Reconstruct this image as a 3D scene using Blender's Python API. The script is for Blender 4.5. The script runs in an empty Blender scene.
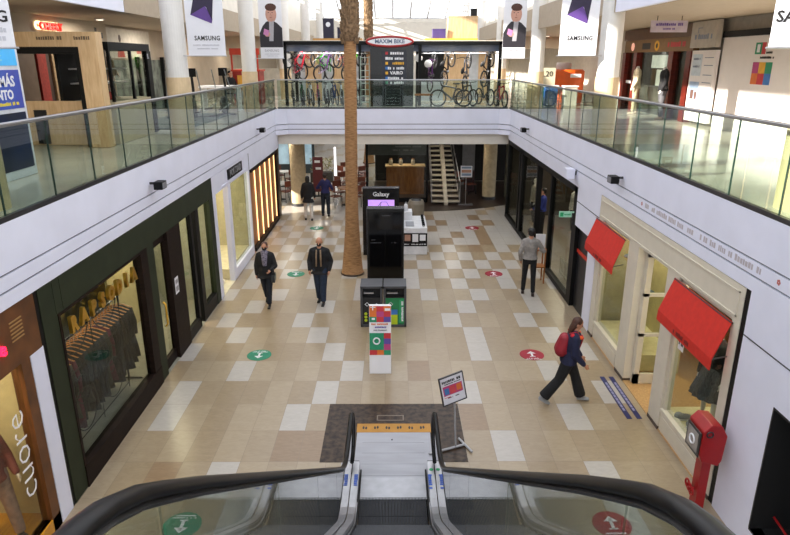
import bpy, bmesh, math, random
from mathutils import Matrix, Vector
random.seed(7)
PI = math.pi
SC = bpy.context.scene
COL = SC.collection

# ------------------------------------------------------------------ camera, sky, sun, exposure
F = 632.0
cam_d = bpy.data.cameras.new('camera'); cam = bpy.data.objects.new('camera', cam_d); COL.objects.link(cam)
cam_d.sensor_width = 36.0; cam_d.lens = 36.0 * F / 790.0; cam_d.clip_start = 0.05; cam_d.clip_end = 400
cam.location = (0, 0, 5.8)
cam.rotation_euler = (PI / 2 - math.atan(207.5 / 632.0), 0, -math.atan(2.0 / 632.0))
SC.camera = cam
SC.view_settings.view_transform = 'Standard'; SC.view_settings.look = 'None'
SC.view_settings.exposure = 0.35; SC.view_settings.gamma = 1.0; SC.view_settings.use_curve_mapping = False

W = bpy.data.worlds.new('sky'); SC.world = W; W.use_nodes = True
bg = W.node_tree.nodes['Background']
bg.inputs[0].default_value = (0.93, 0.96, 1.0, 1); bg.inputs[1].default_value = 1.7

sun_d = bpy.data.lights.new('sun', 'SUN'); sun = bpy.data.objects.new('sun', sun_d); COL.objects.link(sun)
sun_d.energy = 14.0; sun_d.angle = math.radians(0.6); sun_d.color = (1.0, 0.93, 0.82)
sun.rotation_euler = Vector((0.88, 0.30, -0.352)).to_track_quat('-Z', 'Y').to_euler()

def area(name, loc, size, power, color=(1, .93, .82), rot=(0, 0, 0), sy=None):
    d = bpy.data.lights.new(name, 'AREA'); d.energy = power; d.color = color
    d.shape = 'RECTANGLE'; d.size = size; d.size_y = sy or size
    o = bpy.data.objects.new(name, d); COL.objects.link(o); o.location = loc; o.rotation_euler = rot
    return o

try:
    SC.cycles.max_bounces = 8; SC.cycles.transparent_max_bounces = 24; SC.cycles.diffuse_bounces = 4
    SC.cycles.glossy_bounces = 3; SC.cycles.caustics_reflective = False; SC.cycles.caustics_refractive = False
    SC.cycles.sample_clamp_indirect = 4.0; SC.cycles.use_denoising = True
except Exception:
    pass

# ------------------------------------------------------------------ materials
def lin(c):
    if isinstance(c, str):
        c = c.lstrip('#'); c = [int(c[i:i + 2], 16) / 255 for i in (0, 2, 4)]
    return tuple((x / 12.92 if x <= .04045 else ((x + .055) / 1.055) ** 2.4) for x in c) + (1,)

MATS = {}
def mat(name, col, rough=.5, metal=0, var=.06, scale=6, bump=0, emit=0, stretch=None, col2=None, spec=.5, ecol=None):
    if name in MATS: return MATS[name]
    m = bpy.data.materials.new(name); m.use_nodes = True; nt = m.node_tree; N = nt.nodes; L = nt.links
    p = N['Principled BSDF']; c = lin(col)
    p.inputs['Roughness'].default_value = rough; p.inputs['Metallic'].default_value = metal
    p.inputs['Specular IOR Level'].default_value = spec
    tc = N.new('ShaderNodeTexCoord'); mp = N.new('ShaderNodeMapping'); L.new(tc.outputs['Object'], mp.inputs[0])
    if stretch: mp.inputs['Scale'].default_value = stretch
    nz = N.new('ShaderNodeTexNoise'); nz.inputs['Scale'].default_value = scale; nz.inputs['Detail'].default_value = 4
    L.new(mp.outputs[0], nz.inputs[0])
    rp = N.new('ShaderNodeValToRGB')
    rp.color_ramp.elements[0].position = .32; rp.color_ramp.elements[1].position = .68
    lo = lin(col2) if col2 else tuple(x * (1 - 2 * var) for x in c[:3]) + (1,)
    rp.color_ramp.elements[0].color = lo
    rp.color_ramp.elements[1].color = c if col2 else tuple(min(1, x * (1 + var)) for x in c[:3]) + (1,)
    L.new(nz.outputs[0], rp.inputs[0]); L.new(rp.outputs[0], p.inputs['Base Color'])
    if bump:
        b = N.new('ShaderNodeBump'); b.inputs['Strength'].default_value = bump; b.inputs['Distance'].default_value = .02
        L.new(nz.outputs[0], b.inputs['Height']); L.new(b.outputs[0], p.inputs['Normal'])
    if emit:
        p.inputs['Emission Color'].default_value = lin(ecol or col); p.inputs['Emission Strength'].default_value = emit
    MATS[name] = m; return m

def glass_mat(name, tint='#e8f2ec', refl=1.0, rough=.01):
    m = bpy.data.materials.new(name); m.use_nodes = True; nt = m.node_tree; N = nt.nodes; L = nt.links
    for n in list(N): N.remove(n)
    out = N.new('ShaderNodeOutputMaterial'); mx = N.new('ShaderNodeMixShader')
    tr = N.new('ShaderNodeBsdfTransparent'); gl = N.new('ShaderNodeBsdfGlossy'); fr = N.new('ShaderNodeLayerWeight'); fr.inputs[0].default_value = .5
    pw = N.new('ShaderNodeMath'); pw.operation = 'POWER'; pw.inputs[1].default_value = 4.0; L.new(fr.outputs['Facing'], pw.inputs[0])
    ma = N.new('ShaderNodeMath'); ma.operation = 'MULTIPLY_ADD'; ma.inputs[1].default_value = .93; ma.inputs[2].default_value = .045; L.new(pw.outputs[0], ma.inputs[0])
    gl.inputs['Roughness'].default_value = rough
    nz = N.new('ShaderNodeTexNoise'); nz.inputs['Scale'].default_value = 1.5
    rp = N.new('ShaderNodeValToRGB'); c = lin(tint)
    rp.color_ramp.elements[0].color = tuple(x * .96 for x in c[:3]) + (1,); rp.color_ramp.elements[1].color = c
    L.new(nz.outputs[0], rp.inputs[0]); L.new(rp.outputs[0], tr.inputs[0])
    mu = N.new('ShaderNodeMath'); mu.operation = 'MULTIPLY'; mu.inputs[1].default_value = refl; mu.use_clamp = True
    L.new(ma.outputs[0], mu.inputs[0]); L.new(mu.outputs[0], mx.inputs[0])
    L.new(tr.outputs[0], mx.inputs[1]); L.new(gl.outputs[0], mx.inputs[2]); L.new(mx.outputs[0], out.inputs[0])
    MATS[name] = m; return m

def tile_mat(name, col, col2, rough=.22):
    m = bpy.data.materials.new(name); m.use_nodes = True; nt = m.node_tree; N = nt.nodes; L = nt.links
    p = N['Principled BSDF']; p.inputs['Roughness'].default_value = rough + .06
    tc = N.new('ShaderNodeTexCoord')
    mp = N.new('ShaderNodeMapping'); mp.inputs['Scale'].default_value = (5, 14, 5); L.new(tc.outputs['Object'], mp.inputs[0])
    nz = N.new('ShaderNodeTexNoise'); nz.inputs['Scale'].default_value = 1.2; nz.inputs['Detail'].default_value = 7
    nz.inputs['Distortion'].default_value = 1.4; L.new(mp.outputs[0], nz.inputs[0])
    rp = N.new('ShaderNodeValToRGB'); rp.color_ramp.elements[0].position = .3; rp.color_ramp.elements[1].position = .7
    rp.color_ramp.elements[0].color = lin(col2); rp.color_ramp.elements[1].color = lin(col)
    L.new(nz.outputs[0], rp.inputs[0])
    # joint lines from the tile's own uv
    uv = N.new('ShaderNodeSeparateXYZ'); L.new(tc.outputs['UV'], uv.inputs[0])
    def edge(sock, w):
        a = N.new('ShaderNodeMath'); a.operation = 'SUBTRACT'; a.inputs[1].default_value = .5; L.new(sock, a.inputs[0])
        b = N.new('ShaderNodeMath'); b.operation = 'ABSOLUTE'; L.new(a.outputs[0], b.inputs[0])
        g = N.new('ShaderNodeMath'); g.operation = 'GREATER_THAN'; g.inputs[1].default_value = .5 - w; L.new(b.outputs[0], g.inputs[0])
        return g
    ex, ey = edge(uv.outputs[0], .007), edge(uv.outputs[1], .004)
    mxm = N.new('ShaderNodeMath'); mxm.operation = 'MAXIMUM'; L.new(ex.outputs[0], mxm.inputs[0]); L.new(ey.outputs[0], mxm.inputs[1])
    mc = N.new('ShaderNodeMixRGB'); L.new(mxm.outputs[0], mc.inputs[0]); L.new(rp.outputs[0], mc.inputs[1])
    mc.inputs[2].default_value = lin('#7f6f5d'); L.new(mc.outputs[0], p.inputs['Base Color'])
    MATS[name] = m; return m

M_ = mat
WHITE = mat('white_painted_board', '#dfe1f1', .45, var=.02, scale=2)
WHITE2 = mat('warm_white_plaster', '#dcd6cb', .6, var=.03, scale=3)
SOFFIT = mat('beige_plaster_soffit', '#b5a794', .7, var=.04, scale=2)
GROOVE = mat('dark_groove', '#3a3a3e', .7)
BLACK = mat('black_paint', '#0b0b0c', .5, spec=.2)
MBLACK = mat('matte_black', '#121214', .7)
STEEL = mat('brushed_steel', '#a8a8ab', .32, 1, scale=20, stretch=(1, 12, 1))
DSTEEL = mat('dark_steel', '#4a4a4c', .4, .8)
ALU = mat('aluminium', '#b9b9bd', .35, .9)
RUBBER = mat('black_rubber', '#08080a', .36, spec=.16)
GREEN = mat('dark_green_paint', '#292f20', .6, spec=.2, var=.08, scale=3)
DWOOD = mat('dark_brown_wood', '#1d120d', .6, spec=.15, var=.2, scale=4, stretch=(1, 1, 6))
BWOOD = mat('brown_walnut_wood', '#6b3f1c', .45, col2='#4c2b12', scale=3, stretch=(8, 1, 1))
LWOOD = mat('light_oak_wood', '#d6b78c', .5, col2='#c3a075', scale=3, stretch=(8, 8, 1))
OWOOD = mat('orange_oak_wood', '#a86a35', .5, col2='#86501f', scale=3, stretch=(6, 6, 1))
CREAM = mat('cream_lacquer', '#cfc7b6', .45, var=.02)
YWALL = mat('pale_yellow_wall', '#cfc08c', .8, var=.05)
GOLD = mat('polished_gold', '#f2c050', .3, 1, var=.1)
RED = mat('red_awning_fabric', '#c32414', .75, var=.05, scale=12)
REDP = mat('red_paint', '#980f14', .35)
GLASS = glass_mat('clear_shop_glass', '#eef1ec', .32)
RGLASS = glass_mat('greenish_rail_glass', '#e3ece7', .65)
EGLASS = glass_mat('escalator_glass', '#e6ece8', 1.3)
PRINTW = mat('white_print', '#e4e4e8', .5, var=.01)
INK = mat('black_ink', '#141418', .5)
GREYINK = mat('grey_ink', '#9a9a9e', .5)
SKIN = mat('skin', '#b98468', .55, var=.04)
COLN = mat('stone_column_face', '#b7a583', .7, var=.08, scale=9, bump=.1)

# ------------------------------------------------------------------ mesh building
class MB:
    """collects shapes in world (or local) coordinates, links them as one mesh object"""
    def __init__(s, org=(0, 0, 0)):
        s.v = []; s.f = []; s.mi = []; s.org = Vector(org); s.M = None; s.cur = 0; s.uv = None
    def add(s, vs, fs, mi=None):
        b = len(s.v)
        for p in vs:
            p = Vector(p)
            if s.M is not None: p = s.M @ p
            s.v.append(p)
        for f in fs: s.f.append([i + b for i in f]); s.mi.append(s.cur if mi is None else mi)
        return s
    def box(s, x0, x1, y0, y1, z0, z1, mi=None):
        x0, x1 = min(x0, x1), max(x0, x1); y0, y1 = min(y0, y1), max(y0, y1); z0, z1 = min(z0, z1), max(z0, z1)
        return s.add([(x0, y0, z0), (x1, y0, z0), (x1, y1, z0), (x0, y1, z0), (x0, y0, z1), (x1, y0, z1), (x1, y1, z1), (x0, y1, z1)],
                     [(3, 2, 1, 0), (4, 5, 6, 7), (0, 1, 5, 4), (1, 2, 6, 5), (2, 3, 7, 6), (3, 0, 4, 7)], mi)
    def ext(s, pts, vec, mi=None):
        n = len(pts); vec = Vector(vec); a = [Vector(p) for p in pts]
        return s.add(a + [p + vec for p in a], [list(range(n))[::-1], list(range(n, 2 * n))] +
                     [(i, (i + 1) % n, n + (i + 1) % n, n + i) for i in range(n)], mi)
    def tube(s, pts, r, n=8, closed=False, mi=None, sx=1.0):
        pts = [Vector(p) for p in pts]; k = len(pts); R = r if isinstance(r, (list, tuple)) else [r] * k
        vs = []; up = None
        for i, p in enumerate(pts):
            if closed: t = pts[(i + 1) % k] - pts[i - 1]
            else: t = pts[min(i + 1, k - 1)] - pts[max(i - 1, 0)]
            t.normalize()
            if up is None: up = Vector((0, 0, 1)) if abs(t.z) < .9 else Vector((0, 1, 0))
            a = t.cross(up)
            if a.length < 1e-4: a = t.cross(Vector((1, 0, .01)))
            a.normalize(); b = a.cross(t).normalized(); up = b
            for j in range(n):
                q = 2 * PI * j / n; vs.append(p + a * (math.cos(q) * R[i] * sx) + b * (math.sin(q) * R[i]))
        fs = []
        for i in range(k if closed else k - 1):
            for j in range(n):
                i2 = (i + 1) % k; fs.append((i * n + j, i * n + (j + 1) % n, i2 * n + (j + 1) % n, i2 * n + j))
        if not closed: fs += [list(range(n))[::-1], [(k - 1) * n + j for j in range(n)]]
        return s.add(vs, fs, mi)
    def cyl(s, p, q, r, r2=None, n=12, mi=None): return s.tube([p, q], [r, r if r2 is None else r2], n, mi=mi)
    def loft(s, rings, n=16, mi=None):
        """rings: (cx, cy, z, rx, ry)"""
        vs = []
        for (cx, cy, z, rx, ry) in rings:
            for j in range(n):
                q = 2 * PI * j / n; vs.append((cx + rx * math.cos(q), cy + ry * math.sin(q), z))
        k = len(rings); fs = [(i * n + j, i * n + (j + 1) % n, (i + 1) * n + (j + 1) % n, (i + 1) * n + j) for i in range(k - 1) for j in range(n)]
        fs += [list(range(n))[::-1], [(k - 1) * n + j for j in range(n)]]
        return s.add(vs, fs, mi)
    def lathe(s, prof, c=(0, 0), n=16, mi=None): return s.loft([(c[0], c[1], z, r, r) for r, z in prof], n, mi)
    def ell(s, c, r, n=12, m=8, mi=None):
        c = Vector(c); r = r if isinstance(r, (tuple, list)) else (r, r, r); vs = [c + Vector((0, 0, -r[2]))]
        for i in range(1, m):
            a = -PI / 2 + PI * i / m
            for j in range(n):
                q = 2 * PI * j / n; vs.append(c + Vector((r[0] * math.cos(a) * math.cos(q), r[1] * math.cos(a) * math.sin(q), r[2] * math.sin(a))))
        vs.append(c + Vector((0, 0, r[2]))); T = len(vs) - 1
        fs = [(0, 1 + (j + 1) % n, 1 + j) for j in range(n)]
        for i in range(m - 2):
            for j in range(n):
                a = 1 + i * n + j; b = 1 + i * n + (j + 1) % n; fs.append((a, b, b + n, a + n))
        fs += [(T, 1 + (m - 2) * n + j, 1 + (m - 2) * n + (j + 1) % n) for j in range(n)]
        return s.add(vs, fs, mi)
    def capsule(s, p, q, r1, r2, n=10):
        s.tube([p, q], [r1, r2], n); s.ell(p, r1, n, 6); s.ell(q, r2, n, 6); return s
    def torus(s, c, R, r, ax='y', n=24, m=8, mi=None):
        pts = []
        for i in range(n):
            a = 2 * PI * i / n; u, w = R * math.cos(a), R * math.sin(a)
            pts.append({'y': (c[0] + u, c[1], c[2] + w), 'x': (c[0], c[1] + u, c[2] + w), 'z': (c[0] + u, c[1] + w, c[2])}[ax])
        return s.tube(pts, r, m, True, mi)
    def build(s, name, mats, parent=None, smooth=False, bevel=0, remesh=0, smooth_it=0):
        if not isinstance(mats, (list, tuple)): mats = [mats]
        me = bpy.data.meshes.new(name)
        if s.M is not None or s.org.length > 0:
            vs = [v - s.org for v in s.v]
        else: vs = s.v
        me.from_pydata([tuple(v) for v in vs], [], s.f); me.update()
        for m in mats: me.materials.append(m)
        me.polygons.foreach_set('material_index', s.mi)
        o = bpy.data.objects.new(name, me)
        bm = bmesh.new(); bm.from_mesh(me); bmesh.ops.recalc_face_normals(bm, faces=bm.faces); bm.to_mesh(me); bm.free()
        if remesh:
            COL.objects.link(o)
            r = o.modifiers.new('r', 'REMESH'); r.mode = 'VOXEL'; r.voxel_size = remesh
            if smooth_it:
                q = o.modifiers.new('s', 'SMOOTH'); q.iterations = smooth_it; q.factor = .5
            dg = bpy.context.evaluated_depsgraph_get(); me2 = bpy.data.meshes.new_from_object(o.evaluated_get(dg))
            o.modifiers.clear(); o.data = me2; me2.materials.clear(); me2.materials.append(mats[0]); me = me2; smooth = True
            COL.objects.unlink(o)
        if smooth: me.polygons.foreach_set('use_smooth', [True] * len(me.polygons))
        COL.objects.link(o)
        if parent is not None:
            o.parent = parent; o.location = s.org - Vector(parent['_org']) if '_org' in parent else s.org * 0
        else: o.location = s.org
        o['_org'] = tuple(s.org)
        if bevel:
            b = o.modifiers.new('bevel', 'BEVEL'); b.width = bevel; b.segments = 2; b.limit_method = 'ANGLE'
        return o

def tag(o, label=None, cat=None, group=None, kind=None):
    for k, v in (('label', label), ('category', cat), ('group', group), ('kind', kind)):
        if v: o[k] = v
    return o
def thing(name, label, cat, loc=(0, 0, 0), rz=0, group=None):
    o = bpy.data.objects.new(name, None); COL.objects.link(o); o.location = loc; o.rotation_euler = (0, 0, rz)
    o.empty_display_size = .1; return tag(o, label, cat, group)
def wthing(name, label, cat, loc, group=None):
    """an Empty whose parts are modelled in world coordinates (unrotated)"""
    o = thing(name, label, cat, loc, 0, group); o['_org'] = tuple(loc); return o
def struct(name, mb, m, **k):
    return tag(mb.build(name, m, **k), kind='structure')
def dup(root, loc=None, rz=None, label=None, group=None, parent=None):
    r = root.copy(); COL.objects.link(r)
    if parent is not None: r.parent = parent
    else:
        r.location = loc
        if rz is not None: r.rotation_euler = rz if isinstance(rz, (tuple, list)) else (0, 0, rz)
        if label: r['label'] = label
        if group: r['group'] = group
    for ch in list(root.children): dup(ch, parent=r)
    return r
def fr(o, n, up=(0, 0, 1)):
    """matrix whose x,y lie in a surface (as seen by a viewer facing it) and z is its outward normal"""
    n = Vector(n).normalized(); u = Vector(up); u = (u - n * u.dot(n)).normalized(); r = u.cross(n)
    return Matrix(((r.x, u.x, n.x, o[0]), (r.y, u.y, n.y, o[1]), (r.z, u.z, n.z, o[2]), (0, 0, 0, 1)))
def flat(Mx, rects, name, mats, parent, th=.004, org=(0, 0, 0)):
    """rects (x0,x1,y0,y1,level[,mi]) thin prints on a surface frame"""
    b = MB(org); b.M = Mx
    for q in rects:
        x0, x1, y0, y1 = q[:4]; l = q[4] if len(q) > 4 else 0
        b.box(x0, x1, y0, y1, l * th + .0005, (l + 1) * th, mi=q[5] if len(q) > 5 else 0)
    return b.build(name, mats, parent)
def greek(x0, x1, y, h, seed=0, lev=0, mi=0):
    """a row of small strokes standing for a line too fine to read"""
    r = random.Random(seed); x = x0; out = []
    while x < x1 - h * .3:
        w = h * r.uniform(.35, .7)
        if r.random() > .16: out.append((x, min(x + w, x1), y, y + h * r.uniform(.75, 1), lev, mi))
        x += w + h * .18
    return out
def txt(s, size, m, Mx, parent=None, name='lettering', depth=.006, align='CENTER', space=1.0, sx=1.0, bold=0, org=(0, 0, 0), shear=0):
    c = bpy.data.curves.new('t', 'FONT'); c.body = s; c.size = size; c.extrude = depth / 2; c.align_x = align; c.align_y = 'CENTER'
    c.space_character = space; c.offset = bold; c.resolution_u = 2; c.shear = shear
    o = bpy.data.objects.new('t', c); COL.objects.link(o); dg = bpy.context.evaluated_depsgraph_get()
    me = bpy.data.meshes.new_from_object(o.evaluated_get(dg)); bpy.data.objects.remove(o)
    off = Vector(org) if parent is None or '_org' not in parent else Vector(parent['_org'])
    T = Matrix.Translation(-off) @ Mx @ Matrix.Translation((0, 0, depth / 2 + .001)) @ Matrix.Diagonal((sx, 1, 1, 1))
    me.transform(T); me.materials.clear(); me.materials.append(m); me.name = name
    q = bpy.data.objects.new(name, me); COL.objects.link(q)
    if parent is not None: q.parent = parent
    else: q.location = off
    return q

# ------------------------------------------------------------------ ground floor
T_B1 = tile_mat('beige_tile', '#9a8a72', '#8f7e67'); T_B2 = tile_mat('beige_tile_light', '#a19179', '#96866e')
T_B3 = tile_mat('beige_tile_warm', '#96856c', '#8b7960'); T_W = tile_mat('white_tile', '#b0aaa3', '#a6a098')
T_T = tile_mat('tan_tile', '#8d765d', '#826c53'); T_M = mat('brown_marble', '#4a3a2d', .35, spec=.2, col2='#1f1510', scale=11, bump=0)
TW, TD, X0, Y0 = .434, .847, 1.585, 8.21
whites = {(-10, -1), (3, -1), (0, 0), (-8, 1), (3, 1), (-13, 1), (-7, 2), (-13, 2), (-1, 2), (5, 2), (-6, 3), (-11, 3), (3, 3), (-7, 4), (-14, 4),
          (0, 4), (5, 4), (-8, 5), (-12, 5), (0, 5), (4, 5), (-9, 6), (-13, 6), (-1, 6), (3, 6), (-8, 7), (-12, 7), (0, 7), (4, 7), (-14, 8), (-11, 8),
          (-6, 8), (-2, 8), (1, 8), (4, 8), (-9, 9), (-6, 9), (-3, 9), (0, 9), (3, 9), (6, 9), (-3, 10), (-13, 9), (3, -2), (4, -3), (-9, -2), (-8, -3),
          (-4, 3), (-3, 4)} - {(-4, 3), (-3, 4)}
tans = {(-12, -1), (-8, 0), (-7, 0), (-1, 1), (-3, 3), (-1, 18), (0, 17), (-1, 16), (3, 15), (3, 16), (1, 15), (0, 14), (2, 13), (3, 14), (3, 18), (4, 17)}
def build_floor():
    b = MB(); uvs = []
    for k in range(-8, 19):
        for j in range(-24, 18):
            x, y = X0 + j * TW, Y0 + k * TD
            if x < -4.6 or x > 4.4: 
                if k < 19: continue
            r = random.Random(j * 91 + k * 17).random()
            if (j, k) in tans: mi = 4
            elif (j, k) in whites: mi = 3
            elif k >= 14: mi = 3 if (j > -4 or (j + k) % 2) else (1 if r < .5 else 0)
            elif k >= 10: mi = 3 if (j + k) % 2 else (0 if r < .5 else 2)
            else: mi = 0 if r < .4 else (1 if r < .7 else 2)
            b.add([(x, y, 0), (x + TW, y, 0), (x + TW, y + TD, 0), (x, y + TD, 0)], [(0, 1, 2, 3)], mi)
    for k in range(19, 48):
        for j in range(-26, 20):
            x, y = X0 + j * TW, Y0 + k * TD
            mi = 3 if (j * 7 + k * 3) % 5 else 1
            b.add([(x, y, 0), (x + TW, y, 0), (x + TW, y + TD, 0), (x, y + TD, 0)], [(0, 1, 2, 3)], mi)
    o = b.build('floor', [T_B1, T_B2, T_B3, T_W, T_T])
    uvl = o.data.uv_layers.new(name='tile')
    sq = [(0, 0), (1, 0), (1, 1), (0, 1)]
    me = o.data
    for p in me.polygons:
        ys = [me.vertices[i].co for i in p.vertices]; xm = min(v.x for v in ys); ym = min(v.y for v in ys)
        for li, vi in zip(p.loop_indices, p.vertices):
            c = me.vertices[vi].co; uvl.data[li].uv = (1 if c.x > xm + .1 else 0, 1 if c.y > ym + .1 else 0)
    tag(o, kind='structure')
build_floor()
# dark round floor of the seating area beyond the bridge
b = MB(); pts = []
for i in range(25):
    a = math.radians(188 + i * (318 - 188) / 24); pts.append((.9 + 6.7 * math.cos(a), 31.6 + 6.7 * math.sin(a) * 1.0, .0))
pts = [p for p in pts if p[0] > -1.0]; pts += [(8.4, 31.5, 0), (-1.0, 31.5, 0)]
b.ext(pts, (0, 0, .006)); struct('floor', b, mat('dark_brown_floor', '#3b2f29', .3, var=.1))
# brown marble round the escalator foot
b = MB(); b.box(-1.12, 1.14, 8.19, 9.9, 0, .004); struct('floor', b, T_M)
# sub-floor slab
b = MB(); b.box(-12, 12, -6, 50, -.3, -.02); struct('floor', b, MBLACK)

# ------------------------------------------------------------------ floor stickers
SG = mat('green_vinyl', '#147a5b', .45, spec=.3); SR = mat('red_vinyl', '#941a2e', .45, spec=.3)
def sticker(x, y, green, label):
    t = wthing('floor_sticker', label, 'floor sticker', (x, y, 0), 'green round stickers' if green else 'red round stickers')
    b = MB((x, y, 0)); b.lathe([(.25, .0005), (.25, .006)], (x, y), 32); b.build('vinyl_disc', SG if green else SR, t)
    b = MB((x, y, 0)); s = -1 if green else 1
    z0, z1 = .0065, .009
    b.box(x - .02, x + .02, y - .10, y + .10, z0, z1)
    b.ext([(x - .09, y + s * .05, z0), (x + .09, y + s * .05, z0), (x, y + s * .15, z0)], (0, 0, .0025))
    b.box(x - .055, x + .055, y - s * .10, y - s * .075, z0, z1)
    b.build('arrow', PRINTW, t)
    b = MB((x, y, 0))
    yy = y + .165 if green else y - .185
    for q in greek(x - .13, x + .13, yy, .026, int(y * 7)): b.box(q[0], q[1], q[2], q[3], z0, z1)
    for q in greek(x - .16, x + .16, yy - .04 , .022, int(y * 9)): b.box(q[0], q[1], q[2], q[3], z0, z1)
    b.build('print', PRINTW, t)
for i, y in enumerate((6.83, 11.86, 17.07, 22.25)):
    w = ('seen through the escalator glass', 'on the beige floor nearest the dark green shop', 'on the floor between the two people walking forward', 'furthest off, near the feet of the two standing people')[i]
    sticker(-2.77, y, True, 'round green floor sticker, ' + w)
    w = ('seen through the escalator glass', 'on the floor behind the person with the red backpack', 'on the floor left of the person in the grey sweater', 'furthest off, before the round dark floor')[i]
    sticker(2.87, y, False, 'round red floor sticker, ' + w)
# dark blue floor strips at the cream shop door
NAVY = mat('navy_vinyl', '#1a1f57', .4)
for i, x in enumerate((4.07, 4.22)):
    t = wthing('floor_strip', ('dark blue floor strip by the cream shop door, the one further from the door' if i == 0 else 'dark blue floor strip by the cream shop door, the one close to the doorstep'), 'floor sticker', (x, 10.1, 0), 'dark blue strips at the shop door')
    x -= .05 if i == 0 else .03
    b = MB((x if False else t.location.x, 10.1, 0)); b.box(x - .045, x + .045, 9.4, 10.9, .0005, .005); b.build('vinyl_strip', NAVY, t)
    b = MB((t.location.x, 10.1, 0))
    for y0 in range(9): 
        yy = 9.65 + y0 * .115; b.box(x - .019, x + .019, yy, yy + .095, .005, .008)
    b.build('print', mat('pale_blue_print', '#8f90b4', .5), t)

# ------------------------------------------------------------------ upper slab, fascias, walls
XF = 4.36
for s in (-1, 1):
    b = MB(); b.box(s * 4.52, s * 10.4, -6, 50, 3.13, 4.05); struct('ceiling', b, SOFFIT)
    f = MB(); f.box(s * (XF + .03), s * 4.52, -6, 24.35, 3.13, 4.06); struct('trim_1' if s < 0 else 'trim_2', f, GROOVE)
    for n, (z0, z1) in enumerate(((3.13, 3.30), (3.325, 3.49), (3.515, 4.06))):
        f = MB(); f.box(s * XF, s * (XF + .03), -6, 24.32, z0, z1); struct('trim_%d' % (3 + n + (0 if s < 0 else 3)), f, WHITE)
    # gallery floor
    T_UP = mat('gallery_floor_tile', '#cdc6b8', .14, var=.08, scale=.9)
    b = MB(); b.box(s * 4.40, s * 10.4, -6, 50, 4.05, 4.062); struct('floor', b, T_UP)
# bridge
b = MB(); b.box(-4.52, 4.52, 24.38, 33, 3.13, 4.05); struct('ceiling', b, SOFFIT)
b = MB(); b.box(-4.40, 4.40, 24.38, 33, 4.05, 4.062); struct('floor', b, T_UP)
f = MB(); f.box(-4.4, 4.4, 24.35, 24.38, 3.13, 4.06); struct('trim_9', f, GROOVE)
for n, (z0, z1) in enumerate(((3.13, 3.30), (3.325, 3.49), (3.515, 4.06))):
    f = MB(); f.box(-4.36, 4.36, 24.32, 24.35, z0, z1)
    # splayed corners
    for s in (-1, 1):
        f.ext([(s * 4.36, 23.95, z0), (s * 4.30, 24.0, z0), (s * 4.02, 24.28, z0), (s * 3.98, 24.32, z0), (s * 4.36, 24.32, z0)], (0, 0, z1 - z0))
    struct('trim_%d' % (10 + n), f, WHITE)
f = MB(); f.box(-4.6, 4.6, 24.45, 24.9, 2.74, 3.13); f.box(-9, 9, 24.6, 24.9, 2.74, 3.13); struct('trim_13', f, WHITE2)
b = MB(); b.box(-9.5, 9.5, 24.9, 33.0, 2.98, 3.12); struct('ceiling', b, mat('far_ceiling', '#8f8578', .8))
# slab behind and beneath the camera
b = MB(); b.box(-4.4, 4.4, -6, .45, 3.3, 4.04); struct('floor', b, T_UP)

def panel_rail(s):
    side = 'left' if s < 0 else 'right'
    t = wthing('glass_railing', 'long glass railing with steel handrail along the %s gallery edge' % side, 'railing', (s * XF, 10, 4.06))
    b = MB(t['_org']); b.box(s * (XF + .005), s * (XF + .065), -4, 24.35, 4.06, 4.12); b.build('base_channel', DSTEEL, t)
    b = MB(t['_org']); b.box(s * (XF - .005), s * (XF + .065), -4, 24.36, 5.08, 5.13); b.build('handrail', STEEL, t, bevel=.012)
    y = .16
    while y < 24.2:
        y1 = min(y + 1.14, 24.3)
        b = MB(t['_org']); b.box(s * (XF + .025), s * (XF + .037), y + .009, y1 - .009, 4.10, 5.09); b.cur = 1; b.box(s * (XF + .024), s * (XF + .038), y + .007, y + .011, 4.10, 5.088); b.box(s * (XF + .024), s * (XF + .038), y1 - .011, y1 - .007, 4.10, 5.088); b.build('glass_panel', [RGLASS, mat('glass_edge', '#1d3a33', .3)], t); y = y1
    return t
panel_rail(-1); panel_rail(1)
t = wthing('glass_railing', 'glass railing across the bridge in front of the bicycle stall', 'railing', (0, 24.36, 4.06))
b = MB(t['_org']); b.box(-4.3, 4.3, 24.33, 24.39, 4.06, 4.12); b.build('base_channel', DSTEEL, t)
b = MB(t['_org']); b.box(-4.3, 4.3, 24.32, 24.39, 5.085, 5.125); b.build('handrail', STEEL, t, bevel=.012)
for i in range(6):
    b = MB(t['_org']); x = -4.3 + i * 8.6 / 6; b.box(x + .006, x + 8.6 / 6 - .006, 24.35, 24.362, 4.1, 5.09); b.build('glass_panel', RGLASS, t)
# pale post of the right railing
t = wthing('railing_post', 'thin pale post standing in the right gallery railing near the bridge', 'post', (4.45, 20.0, 4.06))
b = MB(t['_org']); b.box(4.42, 4.47, 19.6, 19.66, 4.06, 5.1); b.build('post_shaft', ALU, t)

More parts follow.
